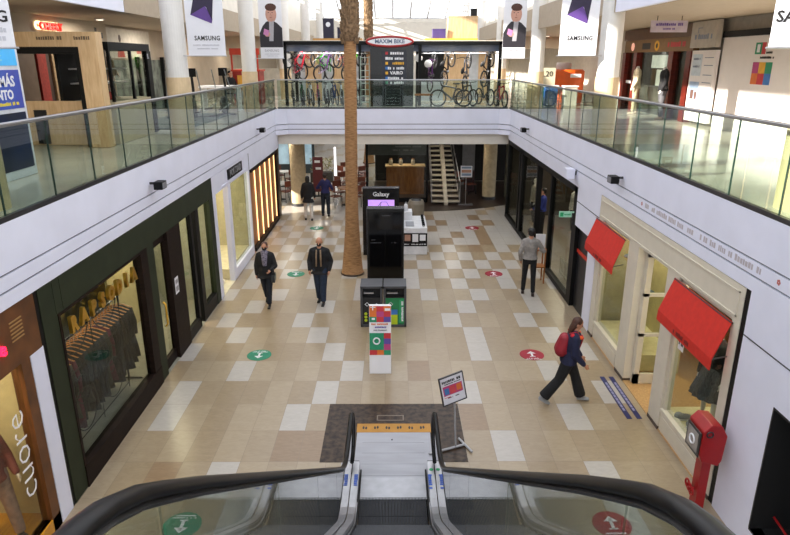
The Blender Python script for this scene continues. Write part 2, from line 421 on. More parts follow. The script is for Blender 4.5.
# gallery ceilings with third level walls above, unseen heights shaped for the sun
for s, xe, zt in ((-1, 5.9, 9.4), (1, 4.9, 8.0)):
    b = MB(); b.box(s * (xe + .12), s * 10.4, -6, 50, 6.83, 7.4); struct('ceiling', b, mat('gallery_soffit', '#a99a86', .7, var=.03))
    y = -6
    b = MB()
    while y < (15 if s < 0 else 13):
        b.box(s * xe, s * (xe + .1), y, y + 2.97, 6.80, zt if (s > 0 or y > 6) else 8.25); y += 3.0  # unseen top edge stepped to shape the sun on the right side
    struct('wall_left' if s < 0 else 'wall_right', b, WHITE)
    b = MB(); b.box(s * (xe + .1), s * (xe + .12), -6, 9, 6.8, min(zt, 8.25)); b.box(s * (xe + .1), s * (xe + .12), 9, 15, 6.8, zt); struct('trim_%d' % (14 if s < 0 else 15), b, GROOVE)
    b = MB(); b.box(s * xe, s * (xe + .1), 15, 50, 6.80, 7.5); struct('trim_%d' % (28 if s < 0 else 29), b, MATS['gallery_soffit'])
    b = MB(); b.box(s * (xe + .6), s * (xe + .7), 15, 50, 7.42, 9.4 if s < 0 else 8.0); struct('wall_left' if s < 0 else 'wall_right', b, WHITE2)  # added unseen upper walls; the left one shades the right fascia
# back wall of galleries (plain parts)
b = MB(); b.box(-10.4, -8.75, -6, 50, 4.06, 6.83); struct('wall_left', b, SOFFIT)
b = MB(); b.box(8.75, 10.4, -6, 50, 4.06, 6.83); struct('wall_right', b, mat('grey_beige_wall', '#b9b2a8', .7))
# black strip above the hoarding, right
b = MB(); b.box(8.60, 8.75, 2, 17.4, 4.06, 6.35); struct('wall_right', b, mat('white_hoarding', '#e6dfdc', .6, var=.01))
b = MB(); b.box(8.55, 8.75, 2, 17.4, 6.35, 6.5); struct('trim_16', b, BLACK)

# columns of the galleries
CW = mat('white_column', '#dcdad6', .5, var=.02); CT = mat('tan_column_foot', '#d6bd97', .5, var=.05)
k = 0
names = ['nearest', 'second', 'third', 'fourth', 'fifth']
for i in range(5):
    for s in (-1, 1):
        y = 15.3 + 7.7 * (i - 0) ; x = s * 4.98
        t = wthing('column', 'white round gallery column with tan foot, %s row from the front, %s side' % (names[i], 'left' if s < 0 else 'right'), 'column', (x, y, 4.06), 'white gallery columns')
        b = MB(t['_org']); b.lathe([(.27, 4.06), (.27, 5.42)], (x, y), 28); b.build('column_foot', CT, t, smooth=False)
        b = MB(t['_org']); b.lathe([(.25, 5.42), (.25, 6.8), (.25, 9.5)], (x, y), 28); b.build('shaft', CW, t, smooth=False)

# far end wall with roof glazing
b = MB(); b.box(-10.4, 10.4, 50, 50.3, 0, 8.6); struct('wall_far', b, WHITE2)
b = MB(); b.box(-4.6, 4.6, 46, 46.2, 8.2, 8.45)
struct('trim_17', b, WHITE2)
b = MB()
for i in range(9):
    x = -5.6 + i * 1.4; b.tube([(x, 36, 13.2), (x * .9, 50, 8.6)], .07, 6)
for i in range(5):
    y = 36 + i * 3.4; z = 13.2 - (y - 36) * .33; b.tube([(-6, y, z), (6, y, z)], .06, 6)
for s in (-1, 1):
    for i in range(7):
        y = 33 + i * 2.4; b.tube([(s * 6, y, 9.4), (s * 4.2, y + 1.2, 11.6)], .05, 6); b.tube([(s * 4.2, y + 1.2, 11.6), (s * 6, y + 2.4, 9.4)], .05, 6)
    b.tube([(s * 6, 30, 9.4), (s * 6, 50, 9.4)], .08, 6); b.tube([(s * 4.2, 30, 11.6), (s * 4.2, 50, 11.6)], .08, 6)
struct('trim_18', b, mat('white_truss', '#e4e6ea', .5))
b = MB()
for i in range(11):
    y = -4 + i * 4; b.box(-10.4, 10.4, y, y + .25, 12.6, 13.0)
struct('trim_19', b, WHITE)
b = MB()
for s in (-1, 1): b.box(s * 6.8, s * 10.4, -6, 50, 12.6, 12.8)
struct('ceiling', b, WHITE)
#==PART2==
# ------------------------------------------------------------------ people
def d2(a): return math.radians(a)
def pose_person(t, h=1.72, face_y=-1, legL=(0, 0), legR=(0, 0), armL=(5, 8, 10), armR=(5, 8, 10), spread=.10, lean=0, head_down=0, head_yaw=0,
                top=None, trousers=None, shoe=None, hair=None, hairlen=0, bald=False, skin=None, coat_len=0, top_r=1.0, leg_r=1.0, mask=None, female=False, wide_leg=0, headless=False, vox=.012, sit=False, hairshape=None):
    """local space: looks towards -y, z up, unit metres for 1.72 m, scaled by h"""
    k = h / 1.72; V = Vector
    hip = .93; sh = 1.42; shx = (.165 if female else .185) * (1 + (top_r - 1) * .4); hx = .09
    # legs
    J = {}
    for n, s, (a, bnd) in (('L', 1, legL), ('R', -1, legR)):
        a_, b_ = d2(a), d2(a - bnd)
        H = V((s * hx, 0, hip)); out = s * spread * .35
        K = H + V((out * .5, -math.sin(a_) * .43, -math.cos(a_) * .43)); A = K + V((out * .5, -math.sin(b_) * .42, -math.cos(b_) * .42))
        J[n] = (H, K, A, b_)
    low = min(J['L'][2].z - (.10 if J['L'][3] > -.35 else .17), J['R'][2].z - (.10 if J['R'][3] > -.35 else .17))
    dz = -low
    if sit: dz = sit / k - hip
    ln = d2(lean)
    def up(p):  # lean the upper body forward about the hips
        p = V(p); q = p - V((0, 0, hip)); return V((q.x, q.y * math.cos(ln) - q.z * math.sin(ln), hip + q.z * math.cos(ln) + q.y * math.sin(ln)))
    off = V((0, 0, dz))
    arms = {}
    for n, s, (a, o, bnd) in (('L', 1, armL), ('R', -1, armR)):
        inw = 0
        S = up((s * (shx - .012), 0, sh - .045)); a_, o_ = d2(a), d2(o)
        E = S + V((s * math.sin(o_) * .29, -math.sin(a_) * .29, -math.cos(a_) * math.cos(o_) * .29))
        f = d2(a + bnd); oo = o_ * .2 - (.9 if bnd > 60 else .25 if bnd > 25 else 0) * .5
        Wp = E + V((s * math.sin(oo) * .25, -math.sin(f) * .25 * math.cos(oo), -math.cos(f) * .25 * math.cos(oo)))
        arms[n] = (S, E, Wp, (Wp - E).normalized(), s)
    hc = up((0, 0, 1.60)) + off
    def P(p): return (V(p) + off) * k
    hy, hd = d2(head_yaw), d2(head_down)
    HM = Matrix.Translation(hc * k) @ Matrix.Rotation(hy, 4, 'Z') @ Matrix.Rotation(hd, 4, 'X') @ Matrix.Scale(k, 4)
    b = MB()
    # torso + neck inside the clothes, one continuous body
    tr = [(0, hip - .08, .14, .10), (0, hip + .05, .155, .105), (0, 1.10, .13, .095), (0, 1.28, .165, .11), (0, 1.40, .15, .095), (0, 1.45, .07, .06), (0, 1.52, .052, .055)]
    def trunk(b, g=0.0, z0=None, z1=9, flare=0, wmul=1):
        vs = []; n = 14
        rows = [r for r in tr if r[1] <= z1]
        if z0 is not None: rows = [(0, z0, .17 + flare, .12 + flare * .8)] + [r for r in rows if r[1] > z0 + .04]
        for (_, z, rx, ry) in rows:
            for j in range(n):
                q = 2 * PI * j / n; p = V(((rx * wmul + g) * math.cos(q), (ry + g) * math.sin(q), z))
                vs.append(P(up(p) if z > hip else p))
        m = len(rows); fs = [(i * n + j, i * n + (j + 1) % n, (i + 1) * n + (j + 1) % n, (i + 1) * n + j) for i in range(m - 1) for j in range(n)] + [list(range(n))[::-1], [(m - 1) * n + j for j in range(n)]]
        b.add(vs, fs)
    trunk(b)
    for n in 'LR':
        H, K, A, _ = J[n]; b.capsule(P(H), P(K), .075 * k, .05 * k); b.capsule(P(K), P(A), .05 * k, .033 * k)
        S, E, Wp, dr, s = arms[n]
        b.capsule(P(S), P(E), .046 * k, .036 * k); b.capsule(P(E), P(Wp), .036 * k, .024 * k)
        # hand: palm, four curled fingers and a thumb from the palm's side
        side = dr.cross(V((1, 0, 0)));  side = side.normalized() if side.length > .1 else V((0, 1, 0))
        inn = side.cross(dr).normalized() * (-s)
        if inn.x * s > 0: inn = -inn
        pc = Wp + dr * .05; b.capsule(P(Wp), P(Wp + dr * .075), .026 * k, .030 * k, 8)
        for q in range(4):
            base = Wp + dr * .085 + side * (.026 - q * .017); L = (.030, .036, .034, .026)[q]
            m1 = base + dr * L + inn * .008; m2 = m1 + dr * L * .6 + inn * .02
            b.tube([P(base), P(m1), P(m2)], [.0095 * k, .0088 * k, .0075 * k], 6)
        b.tube([P(Wp + dr * .03 + side * .02), P(Wp + dr * .055 + side * .047 + inn * .01), P(Wp + dr * .085 + side * .052 + inn * .02)], [.012 * k, .010 * k, .008 * k], 6)
    if not headless:
        b.tube([P(up((0, 0, 1.44))), hc * k], .05 * k, 10)
        b.M = HM
        b.ell((0, .008, .03), (.074, .092, .088), 16, 12); b.ell((0, -.018, -.035), (.056, .066, .072), 14, 10)
        b.ell((0, -.05, -.085), (.028, .03, .025)); b.tube([(0, -.078, .012), (0, -.102, -.028)], [.009, .015], 8)
        b.ell((0, -.083, -.055), (.024, .012, .010))
        for s in (-1, 1):
            b.ell((s * .076, .008, -.008), (.012, .022, .032)); b.ell((s * .030, -.082, .022), (.020, .008, .008))
        b.M = None
    else:
        b.tube([P(up((0, 0, 1.44))), P(up((0, 0, 1.54)))], [.05 * k, .042 * k], 10)
    b.build('body', skin or SKIN, t, remesh=vox * .8 if vox < .02 else vox, smooth_it=2)
    if not headless and vox < .02:
        b = MB(); b.M = HM
        for s in (-1, 1): b.ell((s * .030, -.083, .006), (.013, .008, .007))
        b.build('eyes', MATS['matte_black'], t, smooth=True)
    if top:
        b = MB(); trunk(b, .024 * top_r, z0=(hip - coat_len), z1=1.46, flare=.012 + .05 * coat_len, wmul=top_r)
        for n in 'LR':
            S, E, Wp, dr, s = arms[n]
            b.capsule(P(S), P(E), .062 * k * top_r, .060 * k * top_r); b.capsule(P(E), P(Wp - dr * .01), .062 * k * top_r, .048 * k); b.capsule(P(up((s * .05, .005, 1.445))), P(S + V((0, 0, .012))),   .052 * k, .054 * k * top_r)
        b.build('jacket' if coat_len > .02 else 'sweater', top, t, remesh=.014, smooth_it=7)
    if trousers:
        b = MB()
        b.loft([(0, 0, (hip - .12 + dz) * k, .165 * k, .115 * k), (0, 0, (hip + .0 + dz) * k, .172 * k, .12 * k), (0, 0, (hip + .10 + dz) * k, .16 * k, .11 * k)], 14)
        for n in 'LR':
            H, K, A, _ = J[n]; b.capsule(P(H), P(K), .108 * k * leg_r, .082 * k * leg_r); b.tube([P(K), P(A + V((0, 0, -.01)))], [.08 * k * leg_r, (.064 + wide_leg) * k * leg_r], 12); b.ell(P(K), .079 * k * leg_r)
        b.build('trousers', trousers, t, remesh=.014, smooth_it=3)
    if shoe:
        for n in 'LR':
            H, K, A, ba = J[n]; b = MB(); pitch = min(0, ba + .1) if ba < -.35 else 0
            A2 = A + off
            R = Matrix.Translation(A2 * k) @ Matrix.Rotation(-pitch * .9, 4, 'X') @ Matrix.Scale(k, 4); b.M = R
            b.ell((0, -.05, -.065), (.043, .10, .034), 12, 8); b.ell((0, -.115, -.072), (.042, .062, .027), 12, 8); b.ell((0, .02, -.045), (.04, .05, .045), 12, 8)
            b.box(-.04, .04, -.165, .06, -.098, -.082)
            b.build('shoe', shoe, t, remesh=.012, smooth_it=2)
    if hair and not headless:
        b = MB(); b.M = HM
        if bald:
            b.ell((0, .03, .02), (.078, .078, .05), 14, 10)
        else:
            b.ell((0, .022, .045), (.086, .094, .085), 14, 10); b.ell((0, .035, 0), (.085, .078, .08), 14, 10)
            if hairlen: b.loft([(0, .05, -hairlen, .05, .035), (0, .055, -hairlen * .5, .085, .05), (0, .04, -.02, .09, .068), (0, .03, .05, .08, .075)], 14)
            if hairshape == 'wild':
                rr = random.Random(3)
                for i in range(34):
                    a = rr.uniform(0, 2 * PI); e = rr.uniform(-.3, 1.4); p = V((math.cos(a) * math.cos(e) * .088, .02 + abs(math.sin(a)) * math.cos(e) * .09, .04 + math.sin(e) * .088)); b.ell(p, rr.uniform(.012, .024), 6, 4)
        b.build('hair', hair, t, remesh=.011, smooth_it=1)
    if mask and not headless:
        b = MB(); b.M = HM; b.ell((0, -.048, -.042), (.058, .058, .050), 14, 10); b.build('face_mask', mask, t, smooth=True)
    def pt(x, y, z): return P(up((x, y, z)))
    return J, arms, P, pt, k

FB = lambda n, c, **kw: mat(n, c, .85, var=.12, scale=14, bump=.25, **kw)
JBLK = FB('black_jacket_cloth', '#101014'); JEAN = FB('dark_blue_denim', '#1d2b40'); NJEAN = FB('navy_denim', '#141a26')
BLKC = FB('black_trouser_cloth', '#0e0e12'); GRYK = FB('grey_knit', '#8f8a85'); SHOEB = mat('black_shoe_leather', '#0d0c0c', .4)
HBRN = mat('auburn_hair', '#4a2a1c', .6, scale=40, var=.3); HBLK = mat('black_hair', '#0d0b0b', .5, scale=40); HGRY = mat('grey_stubble_hair', '#7a6256', .8)
MSKB = mat('dark_face_mask', '#15161a', .8)

# man in open black jacket walking forward
t = thing('person', 'bald person in open black jacket and blue jeans walking towards the escalator', 'person', (-1.80, 14.80, 0), d2(-4))
J, A, P, pt, k = pose_person(t, 1.70, legL=(9, 4), legR=(-7, 6), armL=(-10, 15, 46), armR=(-10, 15, 46), top=JBLK, trousers=JEAN, shoe=SHOEB, hair=HGRY, bald=True, coat_len=.14, top_r=1.2, leg_r=1.08, mask=MSKB, spread=-.05, head_down=14)
b = MB()
for s in (-1, 1): b.tube([pt(s * .05, -.135, 1.44), pt(s * .055, -.165, 1.25), pt(s * .06, -.165, 1.02)], [.018, .02, .018], 8)
b.build('scarf', FB('tan_scarf', '#8a745c'), t, smooth=True)
# woman with a handbag
t = thing('person', 'person in black jacket with patterned scarf and handbag walking beside the lit shop window', 'person', (-3.10, 14.62, 0), d2(3))
J, A, P, pt, k = pose_person(t, 1.62, legL=(12, 6), legR=(-14, 14), armL=(8, 16, 66), armR=(-8, 14, 10), top=JBLK, trousers=NJEAN, shoe=SHOEB, hair=HBRN, hairlen=.08, coat_len=.16, top_r=1.2, mask=MSKB, female=True, spread=-.1)
b = MB(); b.ell(pt(0, -.05, 1.47), (.10, .085, .05)); b.loft([(pt(.0, -.15, 1.1).x, pt(0, -.15, 1.1).y, pt(0, 0, 1.12).z, .05, .02), (0, pt(0, -.135, 1.3).y, pt(0, 0, 1.3).z, .07, .035), (0, pt(0, -.09, 1.45).y, pt(0, 0, 1.45).z, .08, .05)], 12)
b.build('scarf', mat('patterned_grey_scarf', '#8d8798', .9, col2='#3c3747', scale=35), t, remesh=.012, smooth_it=2)
b = MB(); Wp = P(A['L'][2]); c = Wp + Vector((.03, -.02, -.15))
b.ext([(c.x, c.y - .15, c.z - .10), (c.x, c.y + .13, c.z - .10), (c.x, c.y + .11, c.z + .08), (c.x, c.y - .13, c.z + .08)], (.09, 0, 0))
b.tube([(c.x + .045, c.y - .10, c.z + .08), (c.x + .045, c.y - .06, c.z + .19), (c.x + .045, c.y + .05, c.z + .19), (c.x + .045, c.y + .09, c.z + .08)], .008, 6)
b.build('handbag', mat('black_bag_leather', '#0c0c0d', .3), t)
# two people from behind
t = thing('person', 'person in long black coat and white trousers seen from behind near the seating area', 'person', (-3.20, 23.45, 0), d2(184))
pose_person(t, 1.68, legL=(4, 2), legR=(-3, 3), armL=(4, 14, 12), armR=(4, 14, 20), top=JBLK, trousers=FB('white_trouser_cloth', '#d0ccc4'), shoe=SHOEB, hair=HBLK, hairlen=.16, coat_len=.24, top_r=1.1, female=True, leg_r=.9)
t = thing('person', 'person in dark purple sweater with hand on hip seen from behind beside palm trunk', 'person', (-2.62, 24.15, 0), d2(176))
pose_person(t, 1.66, legL=(2, 2), legR=(-4, 3), armL=(-6, 34, 84), armR=(4, 24, 60), top=FB('dark_purple_knit', '#20204f'), trousers=NJEAN, shoe=SHOEB, hair=mat('dark_brown_hair', '#2a1c14', .6), hairshape='wild', female=True)
# woman with the red backpack, striding right
t = thing('person', 'person with long auburn hair and red backpack striding past the cream shop', 'person', (3.05, 9.95, 0), d2(82))
J, A, P, pt, k = pose_person(t, 1.66, legL=(22, 4), legR=(-20, 16), armL=(4, 12, 34), armR=(2, 10, 40), top=FB('navy_patterned_jacket', '#171c3a'), trousers=BLKC, shoe=mat('grey_sneaker', '#8d8f92', .6), hair=HBRN, hairlen=.22, coat_len=.06, female=True, wide_leg=.03, head_down=22, lean=9, leg_r=1.12, top_r=1.22)
b = MB()
q = random.Random(5); cols = []
for i, (x, y, z) in enumerate([(.12, -.085, 1.40), (.05, -.12, 1.36), (.13, .07, 1.41), (.19, -.04, 1.36), (.2, .03, 1.32), (-.05, -.12, 1.37), (-.12, -.085, 1.40), (-.14, .06, 1.42), (-.2, -.02, 1.35)]):
    p = pt(x, y, z); b.ell(p, (.042, .042, .034), 8, 6, mi=i % 2)
b.build('jacket_patch', [mat('orange_patch', '#e0571c', .8), mat('red_patch', '#c8202e', .8)], t, smooth=True)
b = MB()
c0 = pt(0, .20, 1.30); c1 = pt(0, .22, 1.05); c2 = pt(0, .14, 1.40)
b.capsule(pt(.04, .15, 1.28), pt(.05, .17, 1.06), .095, .115, 12); b.capsule(pt(-.04, .15, 1.28), pt(-.05, .17, 1.06), .095, .115, 12)
for s in (-1, 1): b.tube([pt(s * .09, .12, 1.42), pt(s * .10, 0, 1.485), pt(s * .11, -.13, 1.36), pt(s * .13, -.10, 1.15), pt(s * .13, .1, 1.05)], .02, 6)
b.build('backpack', mat('red_backpack_nylon', '#8e1526', .6, var=.1), t, remesh=.014, smooth_it=3)
# man in grey sweater
t = thing('person', 'person in grey sweater and black trousers standing by the glass shop front', 'person', (3.50, 15.42, 0), d2(168))
pose_person(t, 1.76, legL=(5, 2), legR=(-6, 4), armL=(-14, 14, 40), armR=(10, 32, 72), top=GRYK, trousers=BLKC, shoe=mat('dark_brown_shoe', '#2b1c18', .5), hair=HBLK, hairshape='wild', leg_r=.84)

# ------------------------------------------------------------------ shop shells on the ground floor
def shell(s, y0, y1, xb, wm, fm, z1=3.05, x0=4.52, fz=0):
    n = 'wall_left' if s < 0 else 'wall_right'
    b = MB(); b.box(s * xb, s * (xb + .1), y0, y1, 0, z1); b.box(s * x0, s * xb, y0 + .0, y0 + .05, 0, z1); b.box(s * x0, s * xb, y1 - .05, y1, 0, z1)
    struct(n, b, wm)
    b = MB(); b.box(s * x0, s * xb, y0, y1, z1, z1 + .06); struct('ceiling', b, WHITE2)
    b = MB(); b.box(s * (x0 - .16), s * xb, y0, y1, .001, max(fz, .012)); struct('floor', b, fm)
def lamp(x, y, z, sx, sy, pw, col=(1, .88, .7), label='flat lit ceiling panel inside a shop', grp=None):
    """ceiling fitting: frame, diffuser and its own light"""
    t = wthing('ceiling_light', label, 'ceiling light', (x, y, z), grp)
    b = MB(t['_org']); b.box(x - sx / 2 - .03, x + sx / 2 + .03, y - sy / 2 - .03, y + sy / 2 + .03, z - .03, z); b.build('frame', ALU, t)
    b = MB(t['_org']); b.box(x - sx / 2, x + sx / 2, y - sy / 2, y + sy / 2, z - .04, z - .03); b.build('diffuser', mat('lit_diffuser', '#fff2dc', .5, emit=2.0), t)
    o = area('shop_and_fill_light', (x, y, z - .06), sx, pw, col, sy=sy)  # also serves the added gallery fill lamps
PLY = mat('shop_green_beige_wall', '#949584', .8); SFL = mat('shop_grey_floor', '#8c8a7c', .4)
# --- left: beige shop with vertical lettering
shell(-1, 4.0, 6.88, 5.6, mat('sand_backdrop', '#b9a679', .8), mat('yellow_wood_floor', '#c98f2c', .35, col2='#b77c1e', scale=4, stretch=(8, 1, 1)), fz=.2)
lamp(-5.0, 5.6, 3.03, .5, 1.2, 48, label='lit ceiling panel in the brown wood shop window')
t = wthing('storefront', 'brown wooden shop front with white vertical cuore lettering on the glass', 'shop front', (-4.40, 5.5, 0))
b = MB(t['_org']); b.box(-4.36, -4.5, 3.2, 7.17, 2.42, 3.12); b.build('header', BWOOD, t)
b = MB(t['_org']); b.box(-4.36, -4.5, 6.70, 6.88, 0, 2.42); b.build('post', BWOOD, t)
b = MB(t['_org']); b.box(-4.38, -4.5, 3.2, 6.70, 0, .2); b.build('sill', BWOOD, t)
b = MB(t['_org']); b.box(-4.42, -4.43, 3.2, 6.70, .2, 2.42); b.build('window_pane', GLASS, t)
for i in range(6):
    pass
b = MB(t['_org'])
for i in range(6): b.box(-4.352, -4.36, 6.62, 6.86, 2.72 + i * .045, 2.735 + i * .045)
b.build('vent_slats', mat('pale_brass', '#a07c4a', .4), t)
txt('cuore', .50, PRINTW, Matrix(((0, 0, 1, -4.415), (0, -1, 0, 6.47), (1, 0, 0, 1.30), (0, 0, 0, 1))), t, 'window_lettering', .004, sx=1.0, bold=-.008)
txt('cuore', .26, mat('red_neon', '#ff1230', .3, emit=5), fr((-4.355, 6.15, 2.74), (1, 0, 0)), t, 'neon_sign', .03)
struct('trim_20', MB().box(-4.36, -4.52, 6.90, 7.19, 0, 2.42), WHITE)
struct('trim_21', MB().box(-4.37, -4.52, 7.17, 7.27, 0, 3.12), BLACK)
# --- left: dark green shop RAPSODIA
shell(-1, 7.27, 15.06, 7.2, PLY, SFL)
lamp(-5.6, 9.2, 3.03, .5, 1.6, 34, (1, .9, .72), 'lit ceiling panel over the clothes rail in the green shop')
lamp(-5.2, 13.4, 3.03, .4, 1.4, 70, (1, .86, .62), 'lit ceiling panel by the entrance of the green shop')
t = wthing('storefront', 'dark green and brown shop front with gold RAPSODIA letters', 'shop front', (-4.40, 11, 0))
b = MB(t['_org']); b.box(-4.36, -4.5, 7.27, 15.04, 2.66, 3.12); b.box(-4.355, -4.36, 7.6, 7.64, 2.68, 3.1); b.box(-4.355, -4.36, 7.78, 7.82, 2.68, 3.1); b.build('header', GREEN, t)
b = MB(t['_org']); b.box(-4.36, -4.5, 7.27, 7.62, 0, 2.66); b.build('post', GREEN, t)
b = MB(t['_org']); b.box(-4.36, -4.5, 10.72, 11.05, 0, 2.66); b.build('post', GREEN, t)
b = MB(t['_org']); b.box(-4.34, -4.5, 7.62, 10.72, 0, .34); b.build('base_panel', DWOOD, t)
b = MB(t['_org']); b.box(-4.35, -4.5, 10.42, 10.72, .34, 2.66); b.build('post', DWOOD, t)
b = MB(t['_org']); b.box(-4.35, -4.5, 7.62, 7.67, .34, 2.66); b.box(-4.35, -4.5, 7.67, 10.42, 2.62, 2.66); b.build('window_frame', DWOOD, t)
b = MB(t['_org']); b.box(-4.43, -4.44, 7.67, 10.42, .34, 2.62); b.build('window_pane', GLASS, t)
b = MB(t['_org']); b.box(-4.42, -4.5, 11.05, 11.12, 0, 2.6); b.box(-4.42, -4.5, 11.05, 11.75, 0, .22); b.box(-4.42, -4.5, 11.05, 11.75, 2.5, 2.66); dr = b.build('door', DWOOD, t)
b = MB(t['_org']); b.box(-4.455, -4.465, 11.12, 11.75, .22, 2.5); b.build('window_pane', GLASS, t)
b = MB(t['_org']); b.tube([(-4.40, 11.3, .9), (-4.36, 11.3, .95), (-4.36, 11.3, 1.35), (-4.40, 11.3, 1.4)], .018, 8); b.build('door_handle', GOLD, t)
b = MB(t['_org']); b.box(-4.35, -4.5, 11.75, 12.5, 0, 2.66); b.build('post', DWOOD, t)
flat(fr((-4.35, 11.98, 1.5), (1, 0, 0)), [(-.10, .10, -.17, .17, 0, 0), (-.07, .07, .04, .12, 1, 1), (-.07, .07, -.12, -.02, 1, 1)], 'notice', [PRINTW, GREYINK], t, org=t['_org'])
b = MB(t['_org']); b.box(-4.37, -4.46, 13.25, 13.36, 0, 2.66); b.box(-4.37, -4.46, 12.5, 13.36, 0, .25); b.build('door', BLACK, t)
b = MB(t['_org']); b.box(-4.37, -4.46, 13.62, 13.85, 0, 2.66); b.box(-4.37, -4.5, 13.85, 14.72, 0, .32); b.build('door', BLACK, t)
b = MB(t['_org']); b.box(-4.43, -4.44, 13.85, 14.72, .32, 2.66); b.build('window_pane', GLASS, t)
b = MB(t['_org']); b.box(-4.42, -4.43, 12.5, 13.25, .25, 2.66); b.build('window_pane', GLASS, t)
b = MB(t['_org']); b.box(-4.36, -4.5, 14.72, 15.04, 0, 2.66); b.build('post', GREEN, t)
for i, c in enumerate('RAPSODIA'):
    y = 7.86 + i * .295
    txt(c, .29, GOLD, fr((-4.335, y, 2.42), (1, 0, 0)), t, 'letter', .05, bold=.02, sx=.9)
b = MB(t['_org']); b.box(-5.9, -5.95, 12.3, 14.9, .02, 3.0); b.build('display_back', mat('cream_display_wall', '#cdbd8e', .8), t)
# wrought wire screen in the window
t = wthing('wire_screen', 'black wrought wire screen with curved ornaments behind the green shop window', 'screen', (-4.62, 9, .34))
b = MB(t['_org']); WX = -4.62
for y in (7.9, 8.9, 9.9): b.tube([(WX, y, .36), (WX, y, 2.2)], .0075, 6)
b.tube([(WX, 7.9, .45), (WX, 9.9, .45)], .0075, 6); b.tube([(WX, 7.9, 1.5), (WX, 9.9, 1.5)], .0075, 6)
for y in (8.4, 9.4):
    for z in (1.5, 2.2): b.tube([(WX, y - .45 * math.cos(a), z - .45 * math.sin(a)) for a in [PI * i / 12 for i in range(13)]], .0075, 6)
    b.torus((WX, y, .82), .33, .0075, 'x', 24, 6); b.torus((WX, y, 1.15), .22, .0075, 'x', 20, 6)
b.build('wire_ornament', BLACK, t)
# clothes rail and garments
HANG = mat('beech_hanger_wood', '#d08a45', .4)
t = wthing('clothes_rail', 'dark metal clothes rail behind the green shop window', 'clothes rail', (-5.05, 9.3, .0))
b = MB(t['_org'])
b.tube([(-5.05, 7.9, 1.70), (-5.05, 10.9, 1.70)], .016, 8)
for y in (7.95, 10.85): b.tube([(-5.05, y, .05), (-5.05, y, 1.70)], .016, 8); b.tube([(-5.3, y, .03), (-4.8, y, .03)], .016, 8)
b.build('rail_frame', DSTEEL, t)
gcols = ['#1b1b20', '#23262b', '#141416', '#2b2420', '#1d2226', '#551a2c', '#2f2f33', '#17202a', '#3a3631', '#20181c']
gdesc = ['black', 'charcoal', 'jet black', 'dark brown', 'slate', 'dark maroon', 'dark grey', 'ink blue', 'grey brown', 'plum black']
gmats = [FB('garment_cloth_%d' % i, c) for i, c in enumerate(gcols)]
def garment(i, x, y, zr, m, label, L=.9, grp='garments on the clothes rail'):
    t = wthing('hanging_garment', label, 'garment', (x, y, zr), grp)
    b = MB(t['_org']); b.tube([(x, y, zr - .16), (x, y, zr - .06), (x + .02, y, zr + .02), (x, y, zr + .03), (x - .02, y, zr + .01)], .004, 5)
    b.build('hook', STEEL, t)
    b = MB(t['_org']); b.tube([(x + .23, y, zr - .235), (x + .1, y, zr - .18), (x, y, zr - .155), (x - .1, y, zr - .18), (x - .23, y, zr - .235)], .010, 6); b.build('hanger', HANG, t)
    b = MB(t['_org']); rr = random.Random(i); vs = []; n = 12
    rows = [(0, .10, .035), (.05, .22, .05), (.25, .21, .058), (.5, .21, .062), (.8, .23, .066), (1, .25, .07)]
    for (q, rx, ry) in rows:
        for j in range(n):
            a = 2 * PI * j / n; w = 1 + .12 * math.sin(3 * a + i + q * 4); vs.append((x + rx * w * math.cos(a), y + ry * w * math.sin(a) + .02 * math.sin(q * 5 + i), zr - .19 - q * L))
    k = len(rows); b.add(vs, [(p * n + j, p * n + (j + 1) % n, (p + 1) * n + (j + 1) % n, (p + 1) * n + j) for p in range(k - 1) for j in range(n)] + [list(range(n)), [(k - 1) * n + j for j in range(n)]])
    for s in (-1, 1): b.tube([(x + s * .19, y, zr - .24), (x + s * .25, y, zr - .5), (x + s * .24, y + .01, zr - .75)], [.045, .04, .035], 8)
    b.build('cloth', m, t, smooth=True); return t
ordn = ['first', 'second', 'third', 'fourth', 'fifth', 'sixth', 'seventh', 'eighth', 'ninth', 'tenth', 'eleventh', 'twelfth', 'thirteenth', 'fourteenth', 'fifteenth', 'sixteenth', 'seventeenth', 'eighteenth', 'nineteenth', 'twentieth', 'twenty-first', 'twenty-second', 'twenty-third', 'twenty-fourth']
for i in range(24):
    c = 5 if i == 0 else (i * 7) % 10
    garment(i, -5.05, 8.05 + i * .122, 1.70, gmats[c], '%s garment on wooden hanger, %s from the near end of its rail' % (gdesc[c], ordn[i]), 1.25 if i == 0 else .95 + .22 * ((i * 3) % 4) / 3)

# --- generic mannequin
MANM = mat('pale_mannequin', '#cdb9a8', .5); MANW = mat('white_mannequin', '#d9d6d0', .4)
def mannequin(x, y, z, rz, label, top, bottom=None, skin=MANM, h=1.7, headless=True, legs=((4, 2), (-4, 3)), arms=((6, 14, 20), (-6, 12, 16)), coat=.1, skirt=None, grp=None, shoe=MANM):
    t = thing('mannequin', label, 'mannequin', (x, y, z), rz, grp)
    J, A, P, pt, k = pose_person(t, h, legL=legs[0], legR=legs[1], armL=arms[0], armR=arms[1], top=top, trousers=bottom, skin=skin, headless=headless, vox=.02, female=True, coat_len=coat, shoe=shoe)
    if skirt:
        b = MB(); n = 28; vs = []
        for zz, r in ((1.02, .15), (.9, .20), (.72, .25), (.52, .31)):
            for j in range(n):
                a = 2 * PI * j / n; w = 1 + (.07 if j % 2 else -.07) * (1.02 - zz) * 2; p = pt(r * w * math.cos(a), r * .85 * w * math.sin(a), zz); vs.append(p)
        b.add(vs, [(p * n + j, p * n + (j + 1) % n, (p + 1) * n + (j + 1) % n, (p + 1) * n + j) for p in range(3) for j in range(n)] + [list(range(n))])
        b.build('skirt', skirt, t)
    return t
